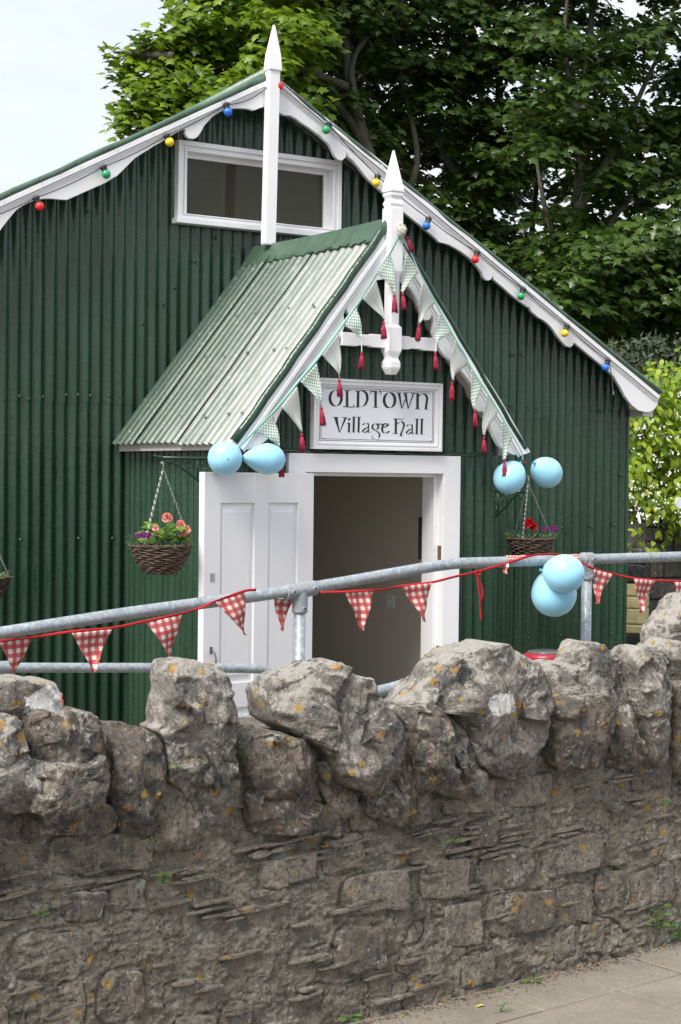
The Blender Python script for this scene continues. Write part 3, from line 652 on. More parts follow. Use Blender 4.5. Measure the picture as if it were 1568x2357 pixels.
def rscrew(u,y,m=scr2,h=.013):
    o=link('screw',m,None,hall,loc=O+V*u+Vector((0,y,0))+Nn*h); o.scale=(.8,.8,.8); o.rotation_euler=Nn.to_track_quat('-Y','Z').to_euler()
for y in (8.05,8.22,8.42,8.62,8.85,9.05,9.3): rscrew(.14,y,h=.022)
for y in (8.13,8.39,8.78,9.0,9.3): rscrew(.62,y)
for y in (8.08,8.22,8.52,8.8,9.02,9.3): rscrew(.95,y)
for y in (8.07,8.22,8.50,8.78,9.0,9.3): rscrew(1.42,y)
# porch walls
HT=1.725
def iv_pf(x):
    top=3.03-1.276*abs(x-PXC)-.03
    if 4.945<x<6.125: return [(HT+.005,top)] if top>HT else []
    return [(-.4,max(top,-.3))]
corr('corrugated_sheet',(0,PY0,0),(1,0,0),(0,0,1),(0,-1,0),PX0,PX1,iv_pf,seed=81,matr=G_WALL,parent=hall)
MB().box((PX0-.01,PY0-.012,-.4),(PX0+.012,PY0+.012,1.74)).build('corner_flashing',G_WALL,hall,bevel=.004)
MB().box((PX1-.012,PY0-.012,-.4),(PX1+.012,PY0+.014,1.74)).build('corner_flashing',G_WALL,hall,bevel=.004)
g=MB(); n=60
for i in range(n+1):
    x=4.70+(PX1-.06-4.70)*i/n; zz=HT+.012+.004*math.sin(i*.9)
    g.v+=[(x,PY0-.009,zz+.012),(x,PY0-.035,zz+.004*math.cos(i*1.9)),(x,PY0-.033,zz-.008)]
for i in range(n):
    for j in range(2): g.f.append((i*3+j,i*3+3+j,i*3+4+j,i*3+1+j))
g.build('lead_drip_strip',G_WALL,hall,smooth=True)
for sx,s in ((PX0,-1),(PX1,1)):
    corr('corrugated_sheet',(sx,0,0),(0,1,0),(0,0,1),(s,0,0),PY0+.0,YW,lambda u:[(-.4,1.80)],seed=90+s,matr=G_WALL,parent=hall)
# porch bargeboards, mirrored
PR=[(925,552),(1041,742),(1154,922),(1221,1040),(1212,1044),(1201,1047),(1184,1047),(1170,1041),(1156,1032),(1149,1025),(1144,1017),(1138,1005),(1134,994),(1129,977),(1122,960),(1117,948),(1111,947),(1103,947),(1098,942),(1095,933),(1094,921),(1095,908),(1094,897),(1088,886),(1080,875),(1066,858),(1055,845),(1042,833),(1024,819),(1014,806),(1006,790),(1001,776),(997,764),(998,752),(1000,741),(998,730),(993,724),(992,731),(988,736),(982,737),(976,735),(972,729),(971,721),(969,713),(966,706),(961,692),(955,680),(948,668),(940,659),(928,650),(905,640)]
prx=pz(PR,YB); apexz=at(905,530,YB).z
prx[-1]=(PXC,prx[-2][1]+.02); prx=[(PXC,3.03)]+prx
prx=[(max(x,PXC),z) for x,z in prx]
MB().prism(prx,YB,YB+.03).build('porch_bargeboard',WHITE,hall,bevel=.002)
MB().prism([(2*PXC-x,z) for x,z in prx][::-1],YB,YB+.03).build('porch_bargeboard',WHITE,hall,bevel=.002)
for s in (-1,1):
    V_=Vector((s*1.0,0,-1.276)).normalized(); N_=Vector((s*1.276,0,1.0)).normalized(); O_=Vector((PXC,0,3.035))
    for o_,w_,p_ in ((-.034,.022,.014),(-.056,.009,.008)):
        q=[O_+V_*.04+N_*(o_-w_*.5),O_+V_*1.62+N_*(o_-w_*.5),O_+V_*1.62+N_*(o_+w_*.5),O_+V_*.04+N_*(o_+w_*.5)]
        pl=[(v.x,v.z) for v in q]; MB().prism(pl if s<0 else pl[::-1],YB-p_,YB+.001).build('moulding',WHITE,hall,bevel=.002)
# tie beam with stopped chamfers, post with turned drop and spire
zt0=at(1247*.6272,1266*.6272,YB).z
tz0,tz1=at(900,802,YB+.01).z,at(900,772,YB+.01).z
g=MB()
def tb(x0,x1):
    n=[(x0,tz0),(x0+.10,tz0),(x0+.115,tz0+.006),(x1-.115,tz0+.006),(x1-.10,tz0),(x1,tz0),(x1,tz1),(x1-.10,tz1),(x1-.115,tz1-.006),(x0+.115,tz1-.006),(x0+.10,tz1),(x0,tz1)]
    g.prism(n,YB-.012,YB+.026)
tb(PXC-.33,PXC-.03); tb(PXC+.03,PXC+.33); g.build('tie_beam',WHITE,hall,bevel=.002)
def oct_(z,r,c=.35):
    x,y=PXC+.004,YB-.012; k=r*(1-c)
    return [(x-k,y-r,z),(x+k,y-r,z),(x+r,y-k,z),(x+r,y+k,z),(x+k,y+r,z),(x-k,y+r,z),(x-r,y+k,z),(x-r,y-k,z)]
def stack8(g,sec):
    b=len(g.v)
    for s in sec: g.v+=s
    for i in range(len(sec)-1):
        for k in range(8): g.f.append((b+i*8+k,b+i*8+(k+1)%8,b+i*8+8+(k+1)%8,b+i*8+8+k))
    g.f+=[tuple(b+k for k in reversed(range(8))),tuple(b+(len(sec)-1)*8+k for k in range(8))]
Zd=lambda py:at(905,py,YB-.012).z
g=MB()
stack8(g,[oct_(Zd(862),.026,.35),oct_(Zd(851),.040,.35),oct_(Zd(846),.044,.3),oct_(Zd(834),.044,.3),oct_(Zd(825),.034,.35),oct_(Zd(820),.036,.3),oct_(Zd(811),.042,.2),oct_(Zd(808),.043,.05),oct_(Zd(795),.043,.03),oct_(Zd(770),.043,.03),oct_(Zd(755),.043,.03),oct_(Zd(748),.035,.3),oct_(Zd(640),.035,.3),oct_(Zd(625),.043,.03),oct_(Zd(480),.043,.03)])
g.build('porch_post',WHITE,hall,bevel=.0015)
g=MB(); stack8(g,[oct_(Zd(480),.036,.05),oct_(Zd(477),.036,.05),oct_(Zd(471),.042,.03),oct_(Zd(469),.042,.03),oct_(Zd(461),.034,.05),oct_(Zd(458),.034,.05),oct_(Zd(451),.043,.03),oct_(Zd(448),.043,.03),oct_(Zd(443),.036,.05),oct_(Zd(442),.046,.03),oct_(Zd(438),.046,.03),oct_(Zd(346),.004,.03)])
g.build('finial',WHITE,hall,bevel=.0015)
# door frame
DX0,DX1,DZ=5.045,6.014,1.618; ox0,ox1,oz=4.932,6.139,HT
df=MB(); yf0,yf1=PY0-.035,PY0+.0
df.prism([(ox0,-.4),(DX0,-.4),(DX0,DZ),(ox0,oz)],yf0,yf1); df.prism([(DX1,-.4),(ox1,-.4),(ox1,oz),(DX1,DZ)],yf0,yf1); df.prism([(ox0+.001,oz),(DX0+.0005,DZ+.001),(DX1-.0005,DZ+.001),(ox1-.001,oz)],yf0+.0006,yf1)
dfo=df.build('door_frame',WHITE,hall,bevel=.002)
li=MB(); 
for a,b_ in ((DX1+.0005,DX1+.03),(DX0-.03,DX0-.0005)): li.box((a,yf1-.02,-.4),(b_,PY0+.15,DZ+.03))
li.box((DX0,yf1-.0,DZ+.0006),(DX1,PY0+.15,DZ+.03)); li.box((DX1-.022,PY0+.03,-.4),(DX1,PY0+.15,DZ)); li.box((DX0,PY0+.03,-.4),(DX0+.022,PY0+.15,DZ)); li.box((DX0+.022,PY0+.03,DZ-.02),(DX1-.022,PY0+.15,DZ))
li.build('door_lining',WHITE,dfo,bevel=.002)
MB().box((DX1-.0025,PY0-.018,1.075),(DX1+.0005,PY0+.018,1.19)).build('strike_plate',mat('worn brass plate',(.35,.27,.16),.4,.8),dfo)
MB().box((DX1-.004,PY0-.012,.55),(DX1+.0005,PY0+.018,.59)).build('strike_plate',mat('old brass',(.30,.20,.06),.4,.8),dfo)
# interior
def ix(px,py,x): return atX(px,py,x)
IX0,IX1=4.69,6.345
g=MB()
g.box((IX1,PY0+.16,-.4),(IX1+.03,12.5,1.70)); g.box((IX0-.03,PY0+.16,-.4),(IX0,12.5,1.70)); g.box((IX0,12.47,-.4),(IX1,12.5,1.70)); g.box((IX0-.02,PY0+.02,1.70),(IX1+.02,12.5,1.72))
g.box((IX0,PY0+.02,-.4),(DX0-.031,PY0+.05,1.70)); g.box((DX1+.031,PY0+.02,-.4),(IX1,PY0+.05,1.70)); g.box((DX0-.031,PY0+.02,DZ+.031),(DX1+.031,PY0+.05,1.70))
g.build('interior_wall',INTW,hall)
MB().box((IX0,PY0-.05,-.42),(IX1,12.5,-.4+.005)).build('interior_floor',FLOORM,hall)
p=ix(900,1384,IX1); sw=MB(); sw.box((IX1-.012,p.y-.044,p.z-.044),(IX1-.0005,p.y+.044,p.z+.044)); swo=sw.build('light_switch',WHITE,hall,bevel=.002)
MB().box((IX1-.018,p.y-.008,p.z-.012),(IX1-.012,p.y+.008,p.z+.012)).build('rocker',WHITE,swo)
MB().box((DX1-.030,PY0+.151,1.10),(DX1-.004,PY0+.175,1.355)).build('door_closer_plate',BLACKP,hall)
# door leaf
ang=R_(11); dd_=Vector((-math.cos(ang),-math.sin(ang),0)); dn=Vector((math.sin(ang),-math.cos(ang),0))  # outward normal to viewer
H=Vector((DX0+.012,PY0-.045,0)); W=.795; TK=.044
MD=Matrix(((dd_.x,dn.x,0,H.x),(dd_.y,dn.y,0,H.y),(0,0,1,0),(0,0,0,1)))
door=MB(); zt_=1.612
u1,u2,u3,u4=.118,.340,.440,.682; zp1,zp2,zp3,zp4=zt_-.165,.475,.34,-.22
for a,b_ in (((0,0,-.385),(u1,TK,zt_)),((u4,0,-.385),(W,TK,zt_)),((u2,0,-.385),(u3,TK,zt_-.001))): door.box(a,b_,MD)
for a,b_ in (((u1,0.001,zp1),(u2,TK-.0006,zt_-.0005)),((u3,.001,zp1),(u4,TK-.0006,zt_-.0005)),((u1,.001,zp3),(u2,TK-.0006,zp2)),((u3,.001,zp3),(u4,TK-.0006,zp2)),((u1,.001,-.384),(u2,TK-.0006,zp4)),((u3,.001,-.384),(u4,TK-.0006,zp4))): door.box(a,b_,MD)
dob=door.build('door',WDOOR,hall,bevel=.0012)
for a,b_ in ((u1,u2),(u3,u4)):
    for z0,z1 in ((zp2,zp1),(zp4,zp3)):
        g=MB(); g.box((a,.012,z0),(b_,.028,z1),MD)
        # bevelled raised field
        i=.03; t0=TK-.016; t1=TK-.007
        vs=[(a+.012,t0-.001,z0+.012),(b_-.012,t0-.001,z0+.012),(b_-.012,t0-.001,z1-.012),(a+.012,t0-.001,z1-.012),(a+i,t1,z0+i+.015),(b_-i,t1,z0+i+.015),(b_-i,t1,z1-i-.02),(a+i,t1,z1-i-.02)]
        g.add([MD@Vector(v) for v in vs],[(0,1,5,4),(1,2,6,5),(2,3,7,6),(3,0,4,7),(4,5,6,7)])
        g.build('door_panel',WDOOR,dob)
hz=.60; uu=W-.055
pts=[(uu,TK,hz+.062),(uu,TK+.018,hz+.060),(uu,TK+.036,hz+.045),(uu,TK+.042,hz+.015),(uu,TK+.040,hz-.03),(uu,TK+.022,hz-.055),(uu,TK,hz-.06)]
g=MB().tube([MD@Vector(p) for p in pts],.0055,8); g.box((uu-.009,TK,hz+.045),(uu+.009,TK+.003,hz+.082),MD); g.box((uu-.009,TK,hz-.082),(uu+.009,TK+.003,hz-.045),MD)
g.build('handle',mat('dull chrome pull',(.25,.25,.25),.35,.9),dob,smooth=False)
MB().box((uu-.018,TK,1.03),(uu+.012,TK+.003,1.075),MD).build('lock_plate',mat('lock plate',(.5,.5,.5),.4,.8),dob)
# ------------------------------------------------------------------ sign
SY=8.045; SGN=thing('hall_sign','white framed sign reading OLDTOWN Village Hall above the porch door','sign',(5.52,SY,1.95))
sx0,sx1,sz0,sz1=5.075,5.974,1.750,2.152
MB().box((sx0+.004,SY+.012,sz0+.004),(sx1-.004,SY+.034,sz1-.004)).build('backboard',WHITE,SGN)
MB().box((sx0+.04,SY+.006,sz0+.04),(sx1-.04,SY+.012,sz1-.04)).build('sign_panel',SIGNW,SGN)
fm=MB()
def mring(fm,i0,i1,y0,y1):
    a,b_,c,d_=sx0+i0,sx1-i0,sz0+i0,sz1-i0; A,B,Cc,D=sx0+i1,sx1-i1,sz0+i1,sz1-i1
    fm.prism([(a,c),(b_,c),(B,Cc),(A,Cc)],y0,y1); fm.prism([(b_,c),(b_,d_),(B,D),(B,Cc)],y0,y1); fm.prism([(b_,d_),(a,d_),(A,D),(B,D)],y0,y1); fm.prism([(a,d_),(a,c),(A,Cc),(A,D)],y0,y1)
mring(fm,0,.014,SY-.014,SY+.03); mring(fm,.014,.026,SY-.006,SY+.03); mring(fm,.026,.034,SY-.010,SY+.03); mring(fm,.034,.042,SY,SY+.02)
fm.build('moulded_frame',WHITE,SGN,bevel=.001)
bl=MB(); mring(bl,.049,.0515,SY+.0052,SY+.0059); mring(bl,.058,.0605,SY+.0052,SY+.0059); bl.build('border_line',INK,SGN)
GLY=[MB()]; cs=lambda x,y:at((1190+.26148*x)/1.5944,(1410+.26148*y)/1.5944,SY+.005); lay=[0]
def smooth_path(p,n=6):
    if len(p)<3: return p
    o=[]
    for i in range(len(p)-1):
        p0=p[max(i-1,0)];p1=p[i];p2=p[i+1];p3=p[min(i+2,len(p)-1)]
        for k in range(n):
            t_=k/n; o.append(tuple(.5*((2*p1[j])+(-p0[j]+p2[j])*t_+(2*p0[j]-5*p1[j]+4*p2[j]-p3[j])*t_**2+(-p0[j]+3*p1[j]-3*p2[j]+p3[j])*t_**3) for j in (0,1)))
    return o+[p[-1]]
def stroke(p,nib,nib2=None,crv=True):
    p=smooth_path(p) if crv else p; n=len(p); nib2=nib2 or nib; lay[0]+=1; L0=lay[0]*.000012; vs=[]
    for i,q in enumerate(p):
        t_=i/(n-1); a=nib[0]+(nib2[0]-nib[0])*t_; b_=nib[1]+(nib2[1]-nib[1])*t_
        for s in (-.5,.5):
            v=cs(q[0]+a*s,q[1]+b_*s); vs.append((v.x,v.y-L0,v.z))
    GLY[-1].add(vs,[(2*i,2*i+2,2*i+3,2*i+1) for i in range(n-1)])
def ell(cx,cy,rx,ry,nib): stroke([(cx+rx*math.cos(a),cy+ry*math.sin(a)) for a in np.linspace(0,2*math.pi,33)],nib,crv=False)
S=stroke; s1=lambda a,b_,nib,n2=None:S([a,b_],nib,n2,False)
def NG(): GLY.append(MB())
NG(); ell(162,193,81,112,(40,-7)); NG(); s1((322,88),(322,312),(36,0)); s1((278,90),(378,84),(0,9)); s1((268,313),(415,319),(0,12)); S([(412,326),(414,305),(420,280)],(10,2))
NG(); s1((478,98),(474,318),(36,0)); s1((435,98),(520,90),(0,9)); S([(500,90),(545,90),(590,125),(606,180),(598,240),(565,295),(510,318),(430,316)],(36,-8))
NG(); s1((722,102),(722,322),(34,0)); s1((645,102),(800,105),(0,13)); s1((648,98),(644,152),(9,0),(4,0)); s1((799,102),(800,160),(9,0),(4,0)); s1((684,322),(764,325),(0,8))
NG(); ell(918,222,76,108,(40,-7))
NG(); s1((1050,120),(1088,340),(38,0),(12,0)); s1((1090,338),(1140,212),(10,0),(18,0)); s1((1138,124),(1180,343),(38,0),(12,0)); s1((1180,341),(1254,128),(10,0),(20,0)); s1((1015,120),(1078,122),(0,8)); s1((1105,124),(1172,126),(0,8)); s1((1215,125),(1332,132),(0,9))
NG(); s1((1312,130),(1310,343),(36,0)); s1((1274,343),(1346,346),(0,8)); S([(1326,168),(1350,143),(1385,133),(1425,148),(1444,195),(1438,260),(1426,345)],(32,-8)); s1((1403,347),(1460,349),(0,9))
NG(); s1((163,462),(215,678),(48,0),(10,0)); s1((303,465),(216,676),(30,0),(8,0)); s1((123,460),(205,463),(0,8)); s1((253,464),(327,466),(0,8))
NG(); s1((342,482),(360,500),(24,-24)); S([(322,550),(345,540),(352,535)],(6,9)); s1((351,540),(346,668),(28,0)); S([(346,672),(365,672),(402,654)],(20,-8),(3,-5))
for bx,by in ((418,458),(488,460),(1304,486),(1372,488)):
    NG(); s1((bx,by),(bx-6,by+208),(28,0)); s1((bx-26,by),(bx+26,by-1),(0,8)); S([(bx-8,by+212),(bx+14,by+213),(bx+48,by+194)],(22,-8),(3,-5))
for ax,ay in ((0,0),(614,20)):
    NG(); S([(546+ax,568+ay),(560+ax,550+ay),(590+ax,541+ay),(615,541+ay) if 0 else (612+ax,545+ay),(622+ax,575+ay),(622+ax,620+ay),(627+ax,668+ay),(640+ax,680+ay),(675+ax,656+ay)],(28,-2),(8,-2))
    S([(618+ax,603+ay),(580+ax,618+ay),(545+ax,648+ay),(548+ax,672+ay),(580+ax,674+ay),(622+ax,642+ay)],(22,6))
NG(); ell(718,594,42,44,(26,-3)); s1((742,553),(824,561),(0,12)); S([(700,642),(735,655),(772,688),(776,722),(750,755),(710,767),(675,752),(672,725),(704,692)],(30,4),(4,-3))
NG(); S([(912,655),(880,680),(842,682),(815,650),(818,592),(845,553),(878,547),(888,572),(862,595),(830,606)],(28,3)); s1((866,594),(918,564),(3,-11))
NG(); s1((1006,490),(1004,688),(30,0)); S([(972,488),(1040,484),(1095,490),(1122,472)],(0,13),(0,5)); s1((964,688),(1036,691),(0,8)); S([(1020,562),(1050,530),(1090,522),(1118,556),(1112,610),(1088,665),(1075,708),(1086,724),(1112,714)],(26,-8))
for g in GLY:
    if g.v: g.build('letter',INK,SGN)
cap=MB().lathe([(.0075,0),(.007,.003),(.004,.005)],(0,0,0),(0,-1,0),10).mesh('screw_cap',True); cap.materials.append(WHITE)
for x_ in (sx0+.075,5.52,sx1-.072):
    for z_ in (sz0+.067,sz1-.065): link('screw_cap',cap,None,SGN,loc=(x_,SY+.005,z_))
# ------------------------------------------------------------------ festoon lights
fest=thing('festoon_lights','black cable of coloured festoon bulbs along the white gable bargeboards','string lights',(5.5,9.2,4.0))
YL=9.235
bulbs=[(-110,548,BYEL),(92,475,BRED),(245,401,BGRN),(391,327,BYEL),(525,258,BBLU),(643,198,BRED),(751,299,BGRN),(866,421,BYEL),(982,520,BBLU),(1094,597,BRED),(1199,682,BGRN),(1300,767,BYEL),(1394,846,BBLU)]
sock=[(-105,530),(83,455),(238,384),(384,312),(521,240),(637,180),(758,286),(870,405),(987,503),(1099,580),(1205,665),(1306,750),(1400,829)]
tops=[]
for (bx,by,bm),(tx,ty) in zip(bulbs,sock):
    a=at(tx,ty,YL); b_=at(bx,by,YL-.012); ax=(b_-a).normalized(); L_=(b_-a).length
    g=MB().lathe([(.004,-.012),(.016,-.008),(.021,0),(.021,L_*.2),(.016,L_*.23),(.019,L_*.32),(.019,L_*.6),(.014,L_*.64)],a,ax,12)
    side=Vector((1,0,-.1 if tx>600 else .5)).normalized(); g.tube([a-side*.024,a+side*.024],.006,6)
    bo=g.build('bulb_socket',BLACKP,fest,smooth=False)
    r=.0275; c_=a+ax*(L_*.99); pr=[(r*math.sin(t_),-r*math.cos(t_)) for t_ in np.linspace(.5,math.pi-.02,12)]
    MB().lathe(pr,c_,ax,16).build('bulb',bm,bo,smooth=True)
    hk=[a-ax*.012+Vector((.008*math.cos(q),0,.008*math.sin(q)))-ax*.008 for q in np.linspace(0,5.5,9)]; g=MB().tube(hk,.0018,5); g.build('hook',STEEL,bo)
    tops.append(a)
pts=[]
for i in range(len(tops)-1):
    a,b_=tops[i],tops[i+1]; sg=.045 if i in (4,) else .012
    if i==5: sg=.0
    for k in range(10):
        t_=k/10; pts.append(a.lerp(b_,t_)-Vector((0,0,4*sg*t_*(1-t_))))
pts.append(tops[-1]); 
MB().tube(pts,.0032,6).build('cable',BLACKP,fest,smooth=True)
e=[at(x,y,YL+.01) for x,y in ((1400,829),(1405,845),(1409,875),(1411,900))]; g=MB().tube(e,.003,6); g.lathe([(.004,0),(.008,.012),(.009,.03),(.004,.035)],at(1412,899,YL+.01),(0,0,-1),8); g.build('cable_end',mat('grey cable tail',(.10,.11,.10),.5),fest)
# ------------------------------------------------------------------ cloth pennants
def pennant(name,A,B,T,mt,parent,usc,nu=14,nv=16,wob=.011,seed=0,bend=None,orient=1):
    A,B,T=Vector(A),Vector(B),Vector(T); wid=(B-A).length; hei=((A+B)/2-T).length; vs=[];uvs=[];idx={}
    nrm=(B-A).cross(T-A).normalized()
    if nrm.y>0: nrm=-nrm
    rr=random.Random(seed); ph=rr.uniform(0,6); bd=bend or 0
    for j in range(nv+1):
        v=j/nv
        for i in range(nu+1):
            u=i/nu; p=(A.lerp(B,u)).lerp(T,v) if v<1 else T.lerp(T,1)
            bow=math.sin(math.pi*v)*bd*(u-.5)*2
            p=p+nrm*(wob*math.sin(u*4.2+ph+v*2.5)*(.25+v)+wob*.5*math.sin(v*7+ph*2))+Vector((math.sin(math.pi*v)*bd,0,0))
            vs.append(tuple(p)); uvs.append(((u-.5)*wid*(1-v)*usc, v*hei*usc))
    fs=[]
    for j in range(nv):
        for i in range(nu):
            a=j*(nu+1)+i; fs.append((a,a+1,a+nu+2,a+nu+1) )
    me=bpy.data.meshes.new(name); me.from_pydata(vs,[],fs); me.update(); ul=me.uv_layers.new(name='UVMap')
    for lp in me.loops: ul.data[lp.index].uv=uvs[lp.vertex_index]
    me.polygons.foreach_set('use_smooth',[True]*len(me.polygons))
    o=link(name,me,mt,parent); m=o.modifiers.new('thick','SOLIDIFY'); m.thickness=.0016; m.offset=0
    return o
def ribbon(name,pts,wd_,mt,parent,tw=None):
    b=MB(); n=len(pts)
    P=[Vector(p) for p in pts]
    for i,p in enumerate(P):
        t_=(P[min(i+1,n-1)]-P[max(i-1,0)]).normalized(); up_=t_.cross(Vector((0,1,0))).normalized()
        a=0 if not tw else tw(i/(n-1)); up_=(up_*math.cos(a)+Vector((0,1,0))*math.sin(a))
        b.v+=[tuple(p-up_*wd_/2),tuple(p+up_*wd_/2)]
    b.f=[(2*i,2*i+1,2*i+3,2*i+2) for i in range(n-1)]
    o=b.build(name,mt,parent,smooth=True); m=o.modifiers.new('t','SOLIDIFY'); m.thickness=.0015; m.offset=0; return o
def spath(p3,n=6):
    o=[]
    for i in range(len(p3)-1):
        p0,p1,p2,p3_=p3[max(i-1,0)],p3[i],p3[i+1],p3[min(i+2,len(p3)-1)]
        for k in range(n):
            t_=k/n; o.append(.5*((2*p1)+(-p0+p2)*t_+(2*p0-5*p1+4*p2-p3_)*t_**2+(-p0+3*p1-3*p2+p3_)*t_**3))
    return o+[p3[-1]]
def tassel(top,bot,parent,seed):
    top,bot=Vector(top),Vector(bot); d=bot-top; L_=d.length; ax=d.normalized(); g=MB(); rr=random.Random(seed)
    g.lathe([(.002,0),(.007,.004),(.009,.010),(.007,.016),(.005,.019),(.009,.024),(.012,.045),(.015,L_*.8),(.014,L_*.93),(.004,L_*.93)],top,ax,12)
    for k in range(34):
        a=rr.uniform(0,6.28); r=rr.uniform(.008,.016); u_=ax.orthogonal().normalized(); v_=ax.cross(u_); o_=(u_*math.cos(a)+v_*math.sin(a))
        g.tube([top+ax*.022+o_*.007,top+ax*L_*.5+o_*(.013),top+ax*L_*rr.uniform(.9,1.04)+o_*(r+.002)],.0014,4)
    g.build('tassel',TASS,parent,smooth=True)
YP=7.86
tb_=thing('tassel_bunting','mint ribbon of green check and floral pennants with crimson tassels on the porch gable','bunting',(PXC,YP,3.0))
lft=[(922,536),(898,583),(869,628),(837,681),(796,737),(738,816),(690,874),(636,941),(588,991),(549,1031),(543,1040)]
rgt=[(926,548),(946,583),(968,630),(991,675),(1016,723),(1045,777),(1071,820),(1084,847),(1134,924),(1170,985),(1199,1037),(1204,1058)]
for pl in (lft,rgt): ribbon('ribbon',spath([at(a,b_,YP) for a,b_ in pl]),.015,MINT,tb_,lambda s:.5*math.sin(s*9))
PEN=[((900,584),(869,628),(909,676),GCHK,(908,677),(909,720)),((863,640),(834,688),(884,737),FLORAL,(883,739),(884,781)),((821,708),(792,748),(832,782),GCHK,(833,809),(832,851)),
((779,766),(742,817),(782,871),FLORAL,(781,872),(783,914)),((729,835),(692,878),(740,935),GCHK,(740,936),(744,981)),((684,889),(645,937),(694,994),FLORAL,(695,996),(697,1040)),((629,952),(589,992),(643,1028),GCHK,(648,1060),(648,1098)),
((937,580),(964,628),(927,672),GCHK,(927,673),(931,714)),((972,648),(1001,698),(965,744),FLORAL,(965,745),(962,786)),((1013,718),(1039,766),(1005,788),GCHK,(1002,810),(1004,852)),((1047,782),(1074,838),(1041,876),FLORAL,(1041,878),(1040,922)),
((1086,850),(1110,890),(1092,940),GCHK,(1093,942),(1095,984)),((1121,906),(1147,948),(1114,1002),FLORAL,(1114,1004),(1115,1044)),((1155,965),(1180,1008),(1161,1058),GCHK,(1161,1060),(1162,1099))]
for k,(A,B,T,mt,t0,t1) in enumerate(PEN):
    yy=YP-.004 if k!=6 else YP+.02
    usc=96 if mt is GCHK else 60
    po=pennant('pennant',at(*A,yy),at(*B,yy),at(*T,yy-.02),mt,tb_,usc,wob=.009,seed=k,bend=(.012 if k<7 else -.012))
    if abs(T[1]-t0[1])>8: MB().tube([at(*T,yy-.02),at(*t0,yy-.02)],.003,6).build('pennant_tail',mt,po)
    tassel(at(*t0,yy-.02),at(*t1,yy-.02),po,k)
KNT=mat('bunched floral cotton',(.6,.58,.5),.85); t=NT(KNT); t.base(t.ramp(t.noise(t.pos(),90,3,.7),[(.42,(.62,.6,.53)),(.62,(.20,.24,.17))])); tabs(KNT,.1)
rr=random.Random(4); kb=rockmesh([(q.x,q.z) for q in [at(a,b_,YB-.07) for a,b_ in ((915,520),(922,513),(932,518),(934,530),(929,544),(922,550),(916,540))]],YB-.07,.022,44,30,16,.012,.7,4,fs=40)
kb.build('knotted_cloth',KNT,tb_,smooth=True); tassel(at(936,543,YB-.07),at(949,580,YB-.08),tb_,77)
# ------------------------------------------------------------------ handrail
GRN='galvanised tubes'
YH=5.93; hr=thing('handrail','galvanised tube handrail on clamped posts, rising beside the stone wall','railing',(4,YH,-.42))
rp=[(-160,1478),(0,1455),(300,1405),(660,1362),(720,1350),(900,1320),(960,1309),(1000,1302),(1040,1297),(1080,1294),(1130,1292),(1350,1288),(1700,1277)]
q=[at(-160,1480,YH),at(0,1457,YH),at(300,1410,YH),at(660,1361,YH),at(900,1320,YH),at(980,1306,YH),at(1020,1300,YH),at(1060,1296,YH),at(1100,1294.5,YH),at(1350,1287,YH),at(1800,1273,YH)]
MB().tube(spath(q,5),.0242,18).build('top_rail',GALV,hr,smooth=True)
q=[at(350,1700,YH),at(590,1650,YH),at(865,1592,YH),at(962,1565,YH),at(1030,1552,YH),at(1080,1544,YH),at(1140,1541,YH),at(1288,1536,YH),at(1425,1526,YH),at(1800,1510,YH)]
MB().tube(spath(q,5),.0242,18).build('mid_rail',GALV,hr,smooth=True)
for px,py,tilt in ((691,1358,-.165),(1351,1287,-.02)):
    c_=at(px,py,YH); MB().tube([(c_.x,YH,-.42),(c_.x,YH,c_.z-.03)],.0242,18).build('post',GALV,hr,smooth=True)
    ax=(at(px+60,py+tilt*60,YH)-c_).normalized(); g=MB(); hl=.075 if tilt<-.1 else .034
    g.lathe([(.0245,-hl),(.031,-hl+.001),(.0325,-hl+.006),(.0325,hl-.006),(.031,hl-.001),(.0245,hl)],c_,ax,20)
    g.lathe([(.0325,.0),(.0325,-.088),(.030,-.094),(.0246,-.095)],(c_.x,YH,c_.z),(0,0,1),20)
    if tilt>-.1: g.lathe([(.033,0),(.033,-.05),(.02,-.07)],(c_.x-.004,YH,c_.z),(0,0,1),20)
    fo=g.build('clamp_fitting',CASTG,hr,smooth=False,bevel=.001)
    hd=[(-.048,0),(.055,0),(.004,-.075)] if tilt<-.1 else [(.014,.0),(.010,-.078)]
    for dx,dz in hd:
        pp=c_+ax*dx+Vector((0,-.030,dz)); MB().lathe([(.0115,0),(.0105,.006),(.006,.0068),(.006,.002),(0.0005,.002)],pp,(0,-1,0),12).build('set_screw',CASTG,fo,smooth=False)
        MB().lathe([(.0058,0),(.0058,.0062)],pp,(0,-1,0),6).build('socket',BOLT,fo)
YH2=7.42; hr2=thing('handrail','lower galvanised rail end curving down in front of the open white door','railing',(3.5,YH2,-.42))
q=[at(-200,1534,YH2),at(0,1536,YH2),at(400,1536.5,YH2),at(560,1538,YH2),at(610,1541,YH2),at(640,1550,YH2),at(658,1566,YH2),at(665,1600,YH2),at(667,1700,YH2)]
MB().tube(spath(q,5),.0238,18).build('rail',GALV,hr2,smooth=True)
c_=at(-4,1536,YH2); MB().lathe([(.0245,-.06),(.030,-.058),(.030,.05),(.0245,.052)],c_,(1,0,0),18).build('clamp_fitting',CASTG,hr2)
MB().tube([(c_.x-.02,YH2,-.42),(c_.x-.02,YH2,c_.z)],.0238,14).build('post',GALV,hr2,smooth=True)
